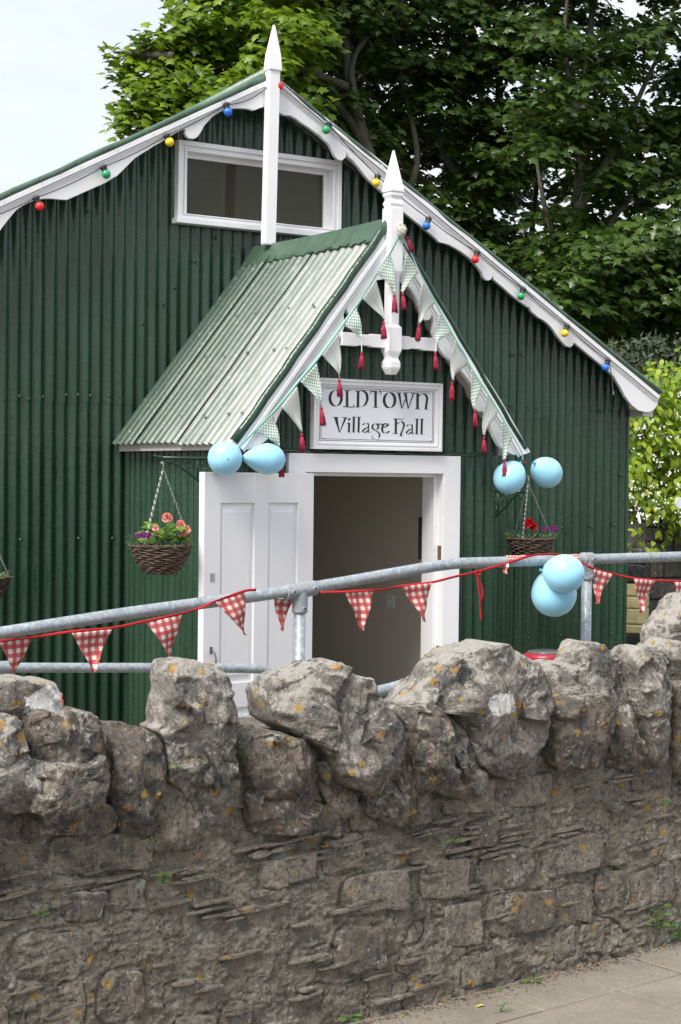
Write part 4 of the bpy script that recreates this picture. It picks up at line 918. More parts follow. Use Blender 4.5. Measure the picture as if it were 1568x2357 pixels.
# ------------------------------------------------------------------ red gingham bunting
YG=YH-.034
gb=thing('gingham_bunting','red tape of red and white gingham pennants tied along the metal handrail','bunting',(4,YG,1.1))
rib=[(-60,1486),(0,1475),(75,1467),(164,1453),(258,1445),(336,1429),(421,1411),(460,1399),(495,1384),(530,1371),(566,1359),(590,1357),(640,1362),(700,1363),(738,1363),(793,1361),(860,1358),(893,1355),(926,1348),(993,1340),(1050,1326),(1096,1316),(1150,1301),(1200,1285),(1240,1276),(1290,1277),(1330,1290),(1366,1308),(1408,1320),(1456,1330),(1507,1335),(1540,1337),(1600,1338)]
for rb_ in (rib[:12],rib[14:]): ribbon('tape',spath([at(a,b_,YG) for a,b_ in rb_],4),.0105,REDT,gb,lambda s:.9*math.sin(s*31)*(.5+.5*math.sin(s*12)))
GP=[((0,1476),(76,1469),(33,1559)),((164,1456),(258,1448),(215,1546)),((336,1431),(421,1413),(393,1514)),((495,1386),(566,1361),(566,1461)),((631,1378),(675,1378),(648,1451)),((793,1362),(860,1360),(835,1450)),((926,1350),(993,1341),(976,1430)),((1366,1310),(1408,1321),(1373,1390)),((1456,1331),(1507,1336),(1475,1410)),((1551,1339),(1604,1341),(1574,1425)),((-120,1500),(-50,1486),(-84,1580))]
for k,(A,B,T) in enumerate(GP):
    yo=YG+(.058 if k in (0,4) else -.002); pennant('pennant',at(*A,yo),at(*B,yo),at(*T,yo+.01),GING,gb,31,wob=.012,seed=k+20)
# two pennants flopped over the rail
for (A,B,T) in (((1162,1277),(1224,1277),(1163,1317)),((1280,1276),(1328,1276),(1337,1306))):
    vs=[];n=10; Pa,Pb,Pt=at(*A,YH),at(*B,YH),at(*T,YH-.034)
    b=MB(); uvs=[]
    for j in range(7):
        for i in range(n+1):
            u,v=i/n,j/6; a=-.3+v*1.9; p=Pa.lerp(Pb,u*(1-v*.75)+(0 if T[0]<1200 else v*.72)); b.v.append((p.x,YH-math.sin(a)*.0275,at(1250,1290,YH).z+math.cos(a)*.0275+(.0008*math.sin(u*9)))); uvs.append((u*.13*46,v*.07*46))
    b.f=[(j*(n+1)+i,j*(n+1)+i+1,j*(n+1)+i+n+2,j*(n+1)+i+n+1) for j in range(6) for i in range(n)]
    me=b.mesh('pennant',True); ul=me.uv_layers.new(name='UVMap')
    for lp in me.loops: ul.data[lp.index].uv=uvs[lp.vertex_index]
    link('pennant',me,GING,gb)
pennant('pennant',at(1161,1296,YG),at(1170,1296,YG),at(1163,1320,YG),GING,gb,31,seed=50)
ribbon('tape_tail',spath([at(a,b_,YG-.004) for a,b_ in ((1096,1316),(1101,1335),(1109,1350),(1111,1372),(1106,1384),(1108,1427))]),.011,REDT,gb)
ribbon('tape_tail',spath([at(a,b_,YG-.007) for a,b_ in ((1100,1316),(1101,1345),(1105,1370),(1106,1380),(1104,1392))]),.009,REDT,gb)
MB().tube(spath([at(a,b_,YG-.006) for a,b_ in ((1092,1318),(1097,1313),(1105,1316),(1103,1322),(1094,1322))]),.004,6).build('tape_knot',REDT,gb)
# ------------------------------------------------------------------ balloons
def balloon(c,r,axis,stretch,label,dot=True,group=None,taper=.35):
    # axis = direction from centre to the knot
    c=Vector(c); ax=Vector(axis).normalized(); b=MB(); pr=[]
    for t_ in np.linspace(0.03,math.pi-.06,26):
        k=math.cos(t_); rr=r*math.sin(t_)*(1-taper*.5*max(0,-k)**1.5); h=-k*r*stretch*(1+(taper*.55 if k<0 else 0)*abs(k))
        pr.append((rr,h))
    th=thing('balloon',label,'balloon',tuple(c),group)
    b.lathe(pr,c,ax,32); b.build('skin',BALL,th,smooth=True)
    e=c+ax*(r*stretch*(1+taper*.55)); g=MB(); g.lathe([(.004,-.01),(.007,-.002),(.004,.003),(.006,.008),(.010,.018),(.008,.019)],e,ax,10); g.build('knot',DKBL,th,smooth=True)
    # nipple at the crown
    MB().lathe([(.0045,-.001),(.004,.0015),(.001,.003)],c-ax*(r*stretch*.996),-ax,10).build('crown_tip',DKBL,th,smooth=True)
    return th
gp='pale blue balloons'
sc=lambda y,px:px*(y/ray(784,1178).y)/F
c_=at(518,1054,7.80); balloon(c_,.0915,(-.3,.9,.1) if 0 else (.35,1,.06),1.03,'round pale blue balloon, leftmost, above the open door corner',group=gp,taper=.1)
c_=at(614,1056,7.80); balloon(c_,.085,(-1,-.1,.04),1.30,'pear shaped pale blue balloon lying on top of the open door',group=gp,taper=.75)
c_=at(1173,1099,7.88); balloon(c_,.096,(.75,.1,.72),1.06,'pale blue balloon behind a crimson tassel under the right porch eave',group=gp,taper=.3)
c_=at(1258,1087,7.9); balloon(c_,.094,(-.95,-.2,.45),1.12,'pale blue balloon tied right of the porch eave over the basket chains',group=gp,taper=.3)
c_=at(1299,1320,5.80); balloon(c_,.0885,(-.45,.95,.1),1.05,'smaller upper pale blue balloon tied in front of the handrail',group=gp,taper=.2)
c_=at(1275,1366,5.93-.02); balloon(c_,.104,(-.35,-.1,.9),1.02,'larger lower pale blue balloon hanging below the handrail',group=gp,taper=.15)
MB().tube([at(1203,1056,7.87),at(1208,1064,7.86),at(1213,1066,7.88)],.003,6).build('ribbon_end',REDT,tb_)
# ------------------------------------------------------------------ hanging baskets
WICK=mat('brown willow',(.085,.055,.038),.75); t=NT(WICK); t.base(t.ramp(t.noise(t.pos(),30,5,.7),[(.3,(.045,.028,.02)),(.55,(.12,.08,.055)),(.75,(.24,.17,.11))])); t.bump(t.noise(t.pos(),120,3),.4,.002)
def leafmat(name,c1,c2,tr=.4,rough=.45):
    m=mat(name,c1,rough); t=NT(m); oi=t.noise(t.pos(),3.5,3); g_=t.n('ShaderNodeNewGeometry').outputs['Random Per Island']
    t.base(t.mix(t.ramp(t.math('ADD',t.math('MULTIPLY',g_,.6),t.math('MULTIPLY',oi,.5)),[(.25,0.),(.85,1.)]),c1,c2)); return tabs(m,tr)
LV_B=leafmat('begonia leaf',(.07,.16,.02),(.24,.38,.05),.35); LV_D=leafmat('trailing leaf',(.05,.10,.045),(.13,.2,.08),.3)
PINK=mat('salmon pink petal',(.92,.44,.38),.6); tabs(PINK,.3); REDP=mat('scarlet petal',(.68,.008,.015),.6); tabs(REDP,.3); PURP=mat('magenta petal',(.26,.008,.22),.6); VIOL=mat('blue violet petal',(.16,.14,.55),.6)
def bloom(g,c,r,seed,n=26):
    rr=random.Random(seed); c=Vector(c)
    for k in range(n):
        f=k/n; el=R_(80-150*f); az=k*2.4; d=Vector((math.cos(az)*math.cos(el),math.sin(az)*math.cos(el)-.25,math.sin(el))).normalized()
        up_=d.orthogonal().normalized(); sd_=d.cross(up_); R0=r*(.35+.65*f)
        w_=r*(.35+.45*f); vs=[]
        for j in range(4):
            s=j/3; cc=c+d*R0*(.2+.8*s)+up_*w_*.0
            for i in range(5):
                u=i/4-.5; vs.append(cc+sd_*u*w_*2*math.sin(.5+s*1.6)*.55+d*(-abs(u)*r*.25)+up_*(r*.06*math.sin(i*2+k)))
        g.add(vs,[(j*5+i,j*5+i+1,j*5+i+6,j*5+i+5) for j in range(3) for i in range(4)])
def leaf_shape(g,c,d,nrm,L_,w_,cup=.2):
    d=Vector(d).normalized(); n_=Vector(nrm); s=d.cross(n_).normalized(); n_=s.cross(d)
    c=Vector(c); P=[c]; prof=((.2,.7),(.45,1),(.7,.75),(.9,.3))
    vs=[c]
    for a,b_ in prof: 
        q=c+d*L_*a-n_*L_*.25*a*a
        vs+=[q+s*w_*b_*.5+n_*cup*w_*b_*.5,q,q-s*w_*b_*.5+n_*cup*w_*b_*.5]
    vs.append(c+d*L_-n_*L_*.27)
    f=[(0,1,2),(0,2,3)]
    for i in range(3):
        a=1+i*3; f+=[(a,a+3,a+4,a+1),(a+1,a+4,a+5,a+2)]
    f+=[(10,13,11),(11,13,12)]
    g.add(vs,f)
def chain(g,a,b_):
    a,b_=Vector(a),Vector(b_); L_=(b_-a).length; n=int(L_/.0165); ax=(b_-a).normalized(); u_=ax.cross(Vector((0,1,0))).normalized(); v_=ax.cross(u_)
    for i in range(n):
        c=a+ax*((i+.5)*L_/n); s=(u_ if i%2 else (u_*.55+v_*.85).normalized()); h=L_/n*.66
        pts=[c+ax*(h*math.cos(q_))+s*(.0042*math.sin(q_)) for q_ in np.linspace(0,2*math.pi,9)]
        g.tube(pts,.00105,4,caps=False)
def basket(rimc,R0,H_,R1,hook,label,seed,flowers,hookpt,half=False):
    rimc=Vector(rimc); th=thing('hanging_basket',label,'hanging basket',tuple(hook),'hanging flower baskets'); rr=random.Random(seed)
    prof=lambda s:(R0+(R1-R0)*s**1.6)
    core=MB().lathe([(prof(s)*.95,-H_*s) for s in np.linspace(0,1,9)],rimc,(0,0,1),28).build('liner',mat('dark liner',(.02,.017,.013),.9),th)
    g=MB(); rows=13; nst=22
    for j in range(rows):
        s=(j+.5)/rows; pts=[]; n=88
        for k in range(n+1):
            a=2*math.pi*k/n; w_=.0035*math.sin(a*nst/2+math.pi*j)+.0012*math.sin(a*5+j*2); r=prof(s)+w_
            pts.append(rimc+Vector((r*math.cos(a),r*math.sin(a),-H_*s+.0022*math.sin(a*9+j*1.7))))
        g.tube(pts,[.0052*(1+.25*math.sin(k*.7+j)) for k in range(n+1)],6,caps=False)
    g.build('willow_weave',WICK,th,smooth=True)
    g=MB()
    for k in range(2):
        pts=[rimc+Vector(((R0+.004+.004*math.sin(a*10+k*3.1))*math.cos(a),(R0+.004+.004*math.sin(a*10+k*3.1))*math.sin(a),.003+.004*math.cos(a*10+k*3.1))) for a in np.linspace(0,2*math.pi,100)]
        g.tube(pts,.0055,6,caps=False)
    g.build('rim',WICK,th,smooth=True)
    g=MB()
    for k in range(nst):
        a=2*math.pi*k/nst; g.tube([rimc+Vector(((prof(s)+.0045*(1 if int(s*26)%2 else -1))*math.cos(a),(prof(s)+.0045*(1 if int(s*26)%2 else -1))*math.sin(a),-H_*s)) for s in np.linspace(0,1,27)],.0014,4)
    g.build('wire_stake',STEEL,th)
    g=MB(); kn=Vector(hook); 
    for a in (R_(-150),R_(-20),R_(100)):
        chain(g,kn,rimc+Vector((R0*math.cos(a),R0*math.sin(a),.004)))
    g.build('chain',STEEL,th)
    hp=Vector(hookpt); g=MB(); g.tube(spath([kn,kn+Vector((0,0,.03)),hp+Vector((.006,0,-.02)),hp+Vector((.008,0,0)),hp+Vector((0,0,.008)),hp+Vector((-.008,0,-.002))],5),.0026,6); g.build('hook',STEEL,th,smooth=True)
    # foliage
    g=MB()
    for k in range(260):
        a=rr.uniform(0,6.28); r=R0*math.sqrt(rr.random())*1.02; el=rr.uniform(-.2,1.2); c=rimc+Vector((r*math.cos(a),r*math.sin(a),rr.uniform(-.004,.02)))
        d=Vector((math.cos(a)*.8+rr.uniform(-.5,.5),math.sin(a)*.8+rr.uniform(-.5,.5),el)); leaf_shape(g,c,d,(rr.uniform(-.5,.5),rr.uniform(-.8,0),1),rr.uniform(.015,.04),rr.uniform(.006,.014))
    for k in range(30):
        a=rr.uniform(0,6.28); c=rimc+Vector((R0*.8*math.cos(a),R0*.8*math.sin(a),.01)); tip=c+Vector((math.cos(a)*.06,math.sin(a)*.06,rr.uniform(-.01,.07))); g.tube([c,(c+tip)/2+Vector((0,0,.015)),tip],.001,4)
        for q_ in range(8): leaf_shape(g,c.lerp(tip,q_/8),(rr.uniform(-1,1),rr.uniform(-1,1),.5),(0,0,1),.014,.005)
    g.build('trailing_foliage',LV_D,th)
    flowers(th,rimc,rr)
    return th
def fl_left(th,c,rr):
    g=MB()
    for k in range(54):
        a=rr.uniform(0,6.28); r=.095*math.sqrt(rr.random()); p=c+Vector((.02+r*math.cos(a),r*math.sin(a)-.01,.02+rr.uniform(0,.075)))
        leaf_shape(g,p,(math.cos(a)+rr.uniform(-.4,.4),math.sin(a)-.4,rr.uniform(-.2,.7)),(rr.uniform(-.4,.4),-.6,1),rr.uniform(.045,.075),rr.uniform(.04,.06),.25)
    g.build('begonia_leaves',LV_B,th)
    w=lambda px,py,dy=0:at(px,py,c.y+dy)
    for i,(px,py,r,n) in enumerate(((385,1187,.040,40),(416,1203,.037,32),(428,1215,.038,34),(420,1224,.032,28),(358,1213,.026,20),(432,1240,.014,10))):
        g=MB(); bloom(g,w(px,py,-.06),r,i,n); g.build('begonia_bloom',PINK,th,smooth=True)
    g=MB()
    for k in range(70): bloom(g,w(322+rr.gauss(8,11),1238-(rr.random()*14),-.10+rr.uniform(-.02,.02)),.009,k,6)
    g.build('verbena_cluster',PURP,th)
    g=MB()
    for px,py in ((377,1243),(381,1248),(389,1251),(383,1238),(352,1237),(349,1233),(347,1239)): bloom(g,w(px,py,-.10),.008,px,5)
    g.build('lobelia_flowers',VIOL,th)
def fl_right(th,c,rr):
    w=lambda px,py,dy=0:at(px,py,c.y+dy)
    for i,(px,py,r,n) in enumerate(((1218,1199,.046,40),(1228,1209,.040,34),(1212,1207,.030,24))):
        g=MB(); bloom(g,w(px,py,-.05),r,i+30,n); g.build('scarlet_bloom',REDP,th,smooth=True)
    g=MB()
    for k in range(40): bloom(g,w(1272+rr.gauss(0,6),1216+rr.gauss(0,4),-.10),.010,k,6)
    for k in range(16): bloom(g,w(1250+rr.gauss(0,4),1217+rr.gauss(0,3),-.10),.010,k,6)
    g.build('verbena_cluster',PURP,th)
def fl_edge(th,c,rr): pass
yb=7.98
rim=at(371,1256,yb); hk=at(376,1078,yb); basket((rim.x,yb,rim.z),.160,.150,.075,hk,'hanging basket with salmon pink begonias and magenta verbena left of the door',1,fl_left,at(374,1066,yb))
yb2=9.05; rim=at(1222,1240,yb2); hk=at(1216,1112,yb2); basket((rim.x,yb2,rim.z),.160,.165,.09,hk,'hanging basket with scarlet blooms behind the handrail, under the balloons',2,fl_right,at(1216,1098,yb2))
rim=at(-43,1330,9.1); hk=at(-43,1180,9.1); basket((rim.x,9.1,rim.z),.158,.15,.075,hk,'wicker hanging basket cut off by the left edge of the view',3,fl_edge,at(-43,1168,9.1))
# brackets
def bracket(name,label,P0,ax,L_,H_,flip=1):
    th=thing(name,label,'bracket',tuple(P0),'basket brackets'); ax=Vector(ax); P0=Vector(P0); Z=Vector((0,0,1)); pt=lambda u,v:P0+ax*u+Z*v
    g=MB(); g.tube([pt(0,0),pt(L_*.97,0)],.0075,8); g.tube(spath([pt(L_*.93,0),pt(L_,.004),pt(L_*1.02,.014)]),[.009]*12+[.006],8); g.build('arm',IRON,th,smooth=True)
    g=MB(); g.box(*( (min(P0.x,P0.x-ax.x*.008)-.001-abs(ax.y)*.015,min(P0.y,P0.y-ax.y*.008)-abs(ax.x)*.015,P0.z-H_-.03),(max(P0.x,P0.x-ax.x*.008)+.001+abs(ax.y)*.015,max(P0.y,P0.y-ax.y*.008)+abs(ax.x)*.015,P0.z+.02))); g.build('back_plate',IRON,th,bevel=.002)
    g=MB(); g.tube(spath([pt(.005,-H_),pt(L_*.25,-H_*.8),pt(L_*.5,-H_*.5),pt(L_*.72,-H_*.2),pt(L_*.85,-.02),pt(L_*.93,-.03),pt(L_*.92,-.05)]),.0065,8); g.build('brace',IRON,th,smooth=True)
    g=MB()
    def scroll(cu,cv,r,turn,ph,sgn): g.tube([pt(cu+sgn*r*(1-q/turn*.8)*math.cos(ph+q),cv+r*(1-q/turn*.8)*math.sin(ph+q)) for q in np.linspace(0,turn,22)],.0045,6)
    scroll(L_*.18,-H_*.28,H_*.22,7,.5,1); scroll(L_*.42,-H_*.24,H_*.19,7,.5,1); scroll(L_*.20,-H_*.62,H_*.14,6,2,-1); scroll(L_*.64,-H_*.15,H_*.11,6,.5,1)
    g.tube([pt(L_*.3,0),pt(L_*.3,-H_*.72)],.004,6); g.tube([pt(L_*.54,0),pt(L_*.54,-H_*.4)],.004,6); g.build('scrollwork',IRON,th,smooth=True)
    return th
p=at(560,1056,8.02); bracket('basket_bracket','ornate dark green iron bracket holding the begonia basket left of the door',(PX0-.012,8.02,p.z),(-1,0,0),.545,.26)
q=at(1217,1132,yb2); bracket('basket_bracket','dark green scroll bracket on the wall behind the scarlet flower basket',(q.x-.03,YW-.012,q.z+.0),(0,-1,0),.40,.22)
q=at(-43,1160,9.1); bracket('basket_bracket','bracket on the wall above the basket cut off by the left edge',(q.x,YW-.012,q.z),(0,-1,0),.38,.22)
# ------------------------------------------------------------------ small things behind the wall
RB_=mat('red glossy plastic',(.30,.012,.03),.35); LB_=mat('smoky clear lid',(.09,.10,.10),.15)
c_=at(1258,1530,6.9); th=thing('round_bin','red round topped bin with a dark glossy lid, peeping over the stone wall','bin',(c_.x,c_.y,-.42))
zt=at(1258,1496,6.9).z; R0=.122
MB().lathe([(R0*.8,-.42-zt),(R0*.95,-.10),(R0*1.0,-.05),(R0*1.02,-.035),(R0*.98,-.022),(R0*.86,-.012)],(c_.x,c_.y,zt),(0,0,1),40).build('body',RB_,th,smooth=True)
MB().lathe([(R0*.86,-.012),(R0*.80,-.004),(R0*.55,.001),(R0*.05,.002)],(c_.x,c_.y,zt),(0,0,1),40).build('lid',LB_,th,smooth=True)
ORA=mat('orange plastic',(.75,.09,.015),.4); c_=at(140,1600,4.62+.0)
th=thing('garden_stake','thin orange plastic stake behind the far left cope stones','stake',(c_.x,c_.y,-.42))
MB().tube([at(146,1640,c_.y),at(144,1612,c_.y),at(140.5,1606,c_.y)],.004,8).build('shaft',ORA,th,smooth=True); MB().lathe([(.006,0),(.0065,.012),(.005,.016)],at(140,1607,c_.y),(0,0,1),10).build('cap',ORA,th,smooth=True)

# ------------------------------------------------------------------ back garden wall, pillar, house
GST=stone_mat('grey garden wall stone',((.12,.11,.098),(.075,.07,.065),(.17,.155,.13),(.2,.185,.16)),.4)
BLK=mat('black painted stone',(.018,.018,.02),.55); t=NT(BLK); t.bump(t.noise(t.pos(),25,5),.7,.02)
YEL=mat('cream yellow masonry paint',(.50,.44,.22),.75); t=NT(YEL); t.base(t.mix(t.ramp(t.noise(t.pos(),16,6,.7),[(.56,0.),(.66,.8)]),(.52,.46,.235),(.30,.25,.13))); t.bump(t.noise(t.pos(),18,5),.8,.015)
yq=10.95
gw=thing('garden_wall','old grey squared stone garden wall below the yellow green flowering shrub','wall',(at(1434,1400,yq).x,yq+.25,-.42))
xa=at(1400,1400,yq+.2).x; xb=xa+4.2; z=-.42; rr=random.Random(21); ztop=at(1450,1205,yq).z
MB().box((xa+.35,yq+.10,-.42),(xb,yq+.5,ztop-.02)).build('core',GST,gw)
while z<ztop:
    h_=rr.uniform(.13,.2); x=xa+.35
    while x<xb:
        w_=rr.uniform(.18,.42); b=MB().box((x+.006,yq+.06+rr.uniform(-.015,.015),z+.006),(min(x+w_,xb)-.006,yq+.3,min(z+h_,ztop)-.006)); b.build('stone',GST,gw,bevel=.012); x+=w_
    z+=h_
pc=at(1468,1400,yq-.22); pil=thing('gate_pillar','square stone pillar painted cream yellow over a black plinth, beside the green hall','pillar',(pc.x,pc.y,-.42))
rot=Matrix.Translation((pc.x+.02,pc.y+.13,0))@Matrix.Rotation(R_(40),4,'Z')
zs=[at(1468,p,yq-.22).z for p in (1500,1458,1436,1400,1372,1341,1297,1262)]
for i in range(len(zs)-1):
    m_=BLK if i in (0,5) else (GST if i==6 else YEL); hw_=.155 if 0<i<5 else .165
    if i==0:
        MB().box((-.17,-.17,-.42),(.17,.17,zs[1]-.003),rot).build('plinth',BLK,pil,bevel=.01); continue
    MB().box((-hw_,-hw_,zs[i]+.002),(hw_,hw_,zs[i+1]-.002),rot).build('quoin_stone',m_,pil,bevel=.014)
HW=mat('white render',(.75,.74,.70),.85); SLATE=mat('grey slate',(.10,.10,.11),.6); GLD=mat('dark window glass',(.03,.035,.04),.1)
yh=27.0; a=at(1520,720,yh); hs=thing('house','white rendered house half hidden by the trees at the right edge','house',(a.x+4,yh,-.42))
MB().box((a.x+.2,yh,-.42),(a.x+9,yh+7,at(1530,560,yh).z)).build('wall',HW,hs)
zt_h=at(1530,500,yh).z; g=MB(); g.prism([(a.x+.1,at(1530,585,yh).z),(a.x+9.3,at(1530,585,yh).z),(a.x+9.3,at(1530,578,yh).z),(a.x+.1,at(1530,578,yh).z)],yh-.3,yh+7.2); g.build('roof',SLATE,hs)
for k in range(4):
    for j in range(2):
        x_=a.x+.5+k*1.5; z_=at(1530,640+j*120,yh).z; wo=MB().box((x_,yh-.06,z_-.6),(x_+.8,yh-.01,z_+.3)).build('window',mat('cream frame',(.7,.66,.5),.6),hs); MB().box((x_+.08,yh-.08,z_-.52),(x_+.36,yh-.061,z_+.22)).build('pane',GLD,wo); MB().box((x_+.44,yh-.08,z_-.52),(x_+.72,yh-.061,z_+.22)).build('pane',GLD,wo)
g=MB(); p0=at(1500,640,yh-4); p1=at(1590,790,yh-4); g.tube([p0,p1],.10,4); g.build('porch_rafter',SLATE,hs)
q=at(1553,1157,9.9); wd_=.16; pl=[]
for a_,(cx,cz) in ((0,(1,1)),(90,(-1,1)),(180,(-1,-1)),(270,(1,-1))):
    for d_ in (0,30,60,90): pl.append((q.x+.10+cx*.06+.035*math.cos(R_(a_+d_)),q.z+cz*.010+.035*math.sin(R_(a_+d_))))
wb=thing('white_board','blank white rounded board at the right edge in front of the flowering shrub','board',(q.x+.1,9.9,-.42))
MB().prism(pl[::-1],9.89,9.905).build('panel',mat('bright white plastic',(.85,.85,.85),.4),wb); MB().tube([(q.x+.13,9.915,-.42),(q.x+.13,9.915,q.z)],.012,8).build('stake',GALV,wb)
# ------------------------------------------------------------------ foliage
BARK=mat('sycamore bark',(.11,.10,.08),.9); t=NT(BARK); t.base(t.ramp(t.noise(t.scale(t.pos(),(6,6,2)),1,6,.7),[(.3,(.04,.036,.026)),(.7,(.12,.11,.085))])); t.bump(t.noise(t.scale(t.pos(),(30,30,8)),1,5),.6,.02)
SYL=leafmat('sycamore leaf backlit tone',(.06,.13,.010),(.24,.36,.018),.45,.4)  # lighter sycamore leaf for the left crown; its backlight is put into the colour
SYC=leafmat('sycamore leaf',(.024,.058,.011),(.085,.15,.022),.36,.36)
SHR=leafmat('yellow green shrub leaf',(.09,.20,.010),(.34,.42,.018),.3,.5)
VAR=leafmat('variegated holly leaf',(.009,.022,.007),(.07,.09,.04),.1,.6)
PET=mat('white cream petal',(.78,.76,.68),.7)
mp_=[(0,0),(.18,.03),(.50,-.02),(.34,.26),(.60,.52),(.30,.55),(0,1.0),(-.30,.55),(-.60,.52),(-.34,.26),(-.50,-.02),(-.18,.03)]
LEAFV=np.array([(0,.38,.06)]+[(x,y,-.10*abs(x)*2-.10*y*y) for x,y in mp_]); LEAFF=[(0,i,i%12+1) for i in range(1,13)]
ovp=[(0,0),(.22,.2),(.30,.45),(.2,.75),(0,1.05),(-.2,.75),(-.30,.45),(-.22,.2)]
OVV=np.array([(0,.45,-.05)]+[(x,y,.12*abs(x)*2-.16*y*y) for x,y in ovp]); OVF=[(0,i,i%8+1) for i in range(1,9)]
NAV=np.array([(0,0,0),(.17,.4,.05),(0,1,-.1),(-.17,.4,.05)]); NAF=[(0,1,2),(0,2,3)]
FLV=np.array([(0,0,0)]+[(math.cos(a)*r,math.sin(a)*r,.15) for a,r in [(k*math.pi/4,1 if k%2==0 else .35) for k in range(8)]]); FLF=[(0,i,i%8+1) for i in range(1,9)]
def frames(nrm,rng,droop=.25,dirs=None):
    n=nrm/np.linalg.norm(nrm,axis=1,keepdims=True); d=rng.normal(size=n.shape) if dirs is None else dirs; d[:,2]-=droop
    d=d-n*(d*n).sum(1,keepdims=True); d/=np.linalg.norm(d,axis=1,keepdims=True); s=np.cross(d,n); return s,d,n
def scatter(name,c,nrm,size,base,faces,mt,parent,rng,kind=None,droop=.25,dirs=None,parts=0,partname='leaf'):
    s,d,n=frames(nrm,rng,droop,dirs); N_=len(c); kx=size*rng.uniform(.85,1.1,N_)
    if parts:
        me=bpy.data.meshes.new(partname); me.from_pydata([tuple(v) for v in base],[],faces); me.materials.append(mt); w0=Vector(wloc(parent))
        for i in range(parts):
            o=bpy.data.objects.new(partname,me); COL.objects.link(o); o.parent=parent
            k=float(kx[i]); o.matrix_local=Matrix(((s[i][0]*k,d[i][0]*k,n[i][0]*k,c[i][0]-w0.x),(s[i][1]*k,d[i][1]*k,n[i][1]*k,c[i][1]-w0.y),(s[i][2]*k,d[i][2]*k,n[i][2]*k,c[i][2]-w0.z),(0,0,0,1)))
        c,s,d,n,kx=c[parts:],s[parts:],d[parts:],n[parts:],kx[parts:]; N_=len(c)
    V=c[:,None,:]+kx[:,None,None]*(base[None,:,0,None]*s[:,None,:]+base[None,:,1,None]*d[:,None,:]+base[None,:,2,None]*n[:,None,:])
    nb=len(base); Fa=(np.array(faces)[None,:,:]+(np.arange(N_)*nb)[:,None,None]).reshape(-1,3)
    me=bpy.data.meshes.new(name); me.vertices.add(N_*nb); me.vertices.foreach_set('co',V.reshape(-1).astype(np.float32))
    nf=len(Fa); me.loops.add(nf*3); me.loops.foreach_set('vertex_index',Fa.reshape(-1).astype(np.int32)); me.polygons.add(nf); me.polygons.foreach_set('loop_start',np.arange(0,nf*3,3,dtype=np.int32)); me.update(calc_edges=True); me.validate()
    return link(name,me,mt,parent,kind=kind)
rng=np.random.default_rng(5)
LBd=[(0,432),(40,428),(75,385),(100,345),(135,300),(160,285),(190,300),(215,278),(250,282),(285,285),(310,300),(400,300)]
def lb(y): return float(np.interp(y,[a for a,_ in LBd],[b for _,b in LBd]))
holes=[(1000,390,28,16),(1105,65,18,22),(1490,350,30,9),(1530,470,34,12),(880,395,10,8),(905,285,10,6),(1130,480,26,14),(1040,470,20,12),(1545,120,24,30),(1010,45,12,16),(1330,360,14,8),(1200,480,20,10),(1545,235,30,12),(1290,200,14,8),(1440,560,14,8),(1540,660,20,14),(945,420,8,8),(330,165,14,10),(300,225,12,9),(345,120,16,10),(375,150,10,8),(395,60,14,16),(310,285,10,8),(350,235,9,7)]
def inhole(px,py):
    return any(((px-a)/b)**2+((py-c)/d)**2<1 for a,c,b,d in holes)
def project(P):
    v=P-np.array(CAM); X_=v@np.array([AX.x,AY.x,AZ.x]); Y_=v@np.array([AX.y,AY.y,AZ.y]); Z_=v@np.array([AX.z,AY.z,AZ.z])
    return PX+F*X_/Z_,PY+F*Y_/Z_
def trunk(g,pts,y,r0,r1,n=5):
    P=spath([at(a,b_,y+(i*.25 if i else 0)) for i,(a,b_) in enumerate(pts)],n); m=len(P)
    g.tube(P,[r0+(r1-r0)*i/(m-1) for i in range(m)],9)
TR=[('sycamore_tree','bright yellow green sycamore rising behind the left slope of the hall roof',17.2,[((900,900),(890,520),(840,330),(800,160),(790,-60)),((890,520),(960,380),(930,200),(900,60)),((840,330),(740,180),(640,60),(600,-40)),((880,420),(700,260),(520,170),(400,130),(330,150)),((820,240),(820,120),(960,-30)),((800,200),(600,120),(460,60)),((700,260),(560,250),(400,230),(330,250)),((400,130),(330,125),(262,120)),((860,600),(780,420),(700,330),(560,300),(400,300))],-400,700),
    ('sycamore_tree','dark leafy multi stemmed sycamore in the middle, right of the white porch finial',18.6,[((1180,1000),(1140,700),(1120,420),(1150,240),(1130,-60)),((1140,700),(1060,480),(1110,300),(1180,150),(1200,-50)),((1130,500),(1010,330),(980,120),(960,-60)),((1160,850),(1210,640),(1235,430),(1260,200),(1270,-50)),((1060,480),(960,400),(900,330)),((1120,420),(1180,330),(1260,280))],640,1230),
    ('sycamore_tree','dark sycamore at the far right with sky showing through its leaves',16.4,[((1290,900),(1315,680),(1330,480),(1345,250),(1370,-60)),((1310,700),(1400,520),(1480,440),(1620,380)),((1330,480),(1420,330),(1500,160),(1560,40)),((1315,650),(1260,500),(1230,340)),((1340,300),(1300,120),(1310,-40)),((1400,520),(1470,640),(1600,640))],1230,2400)]
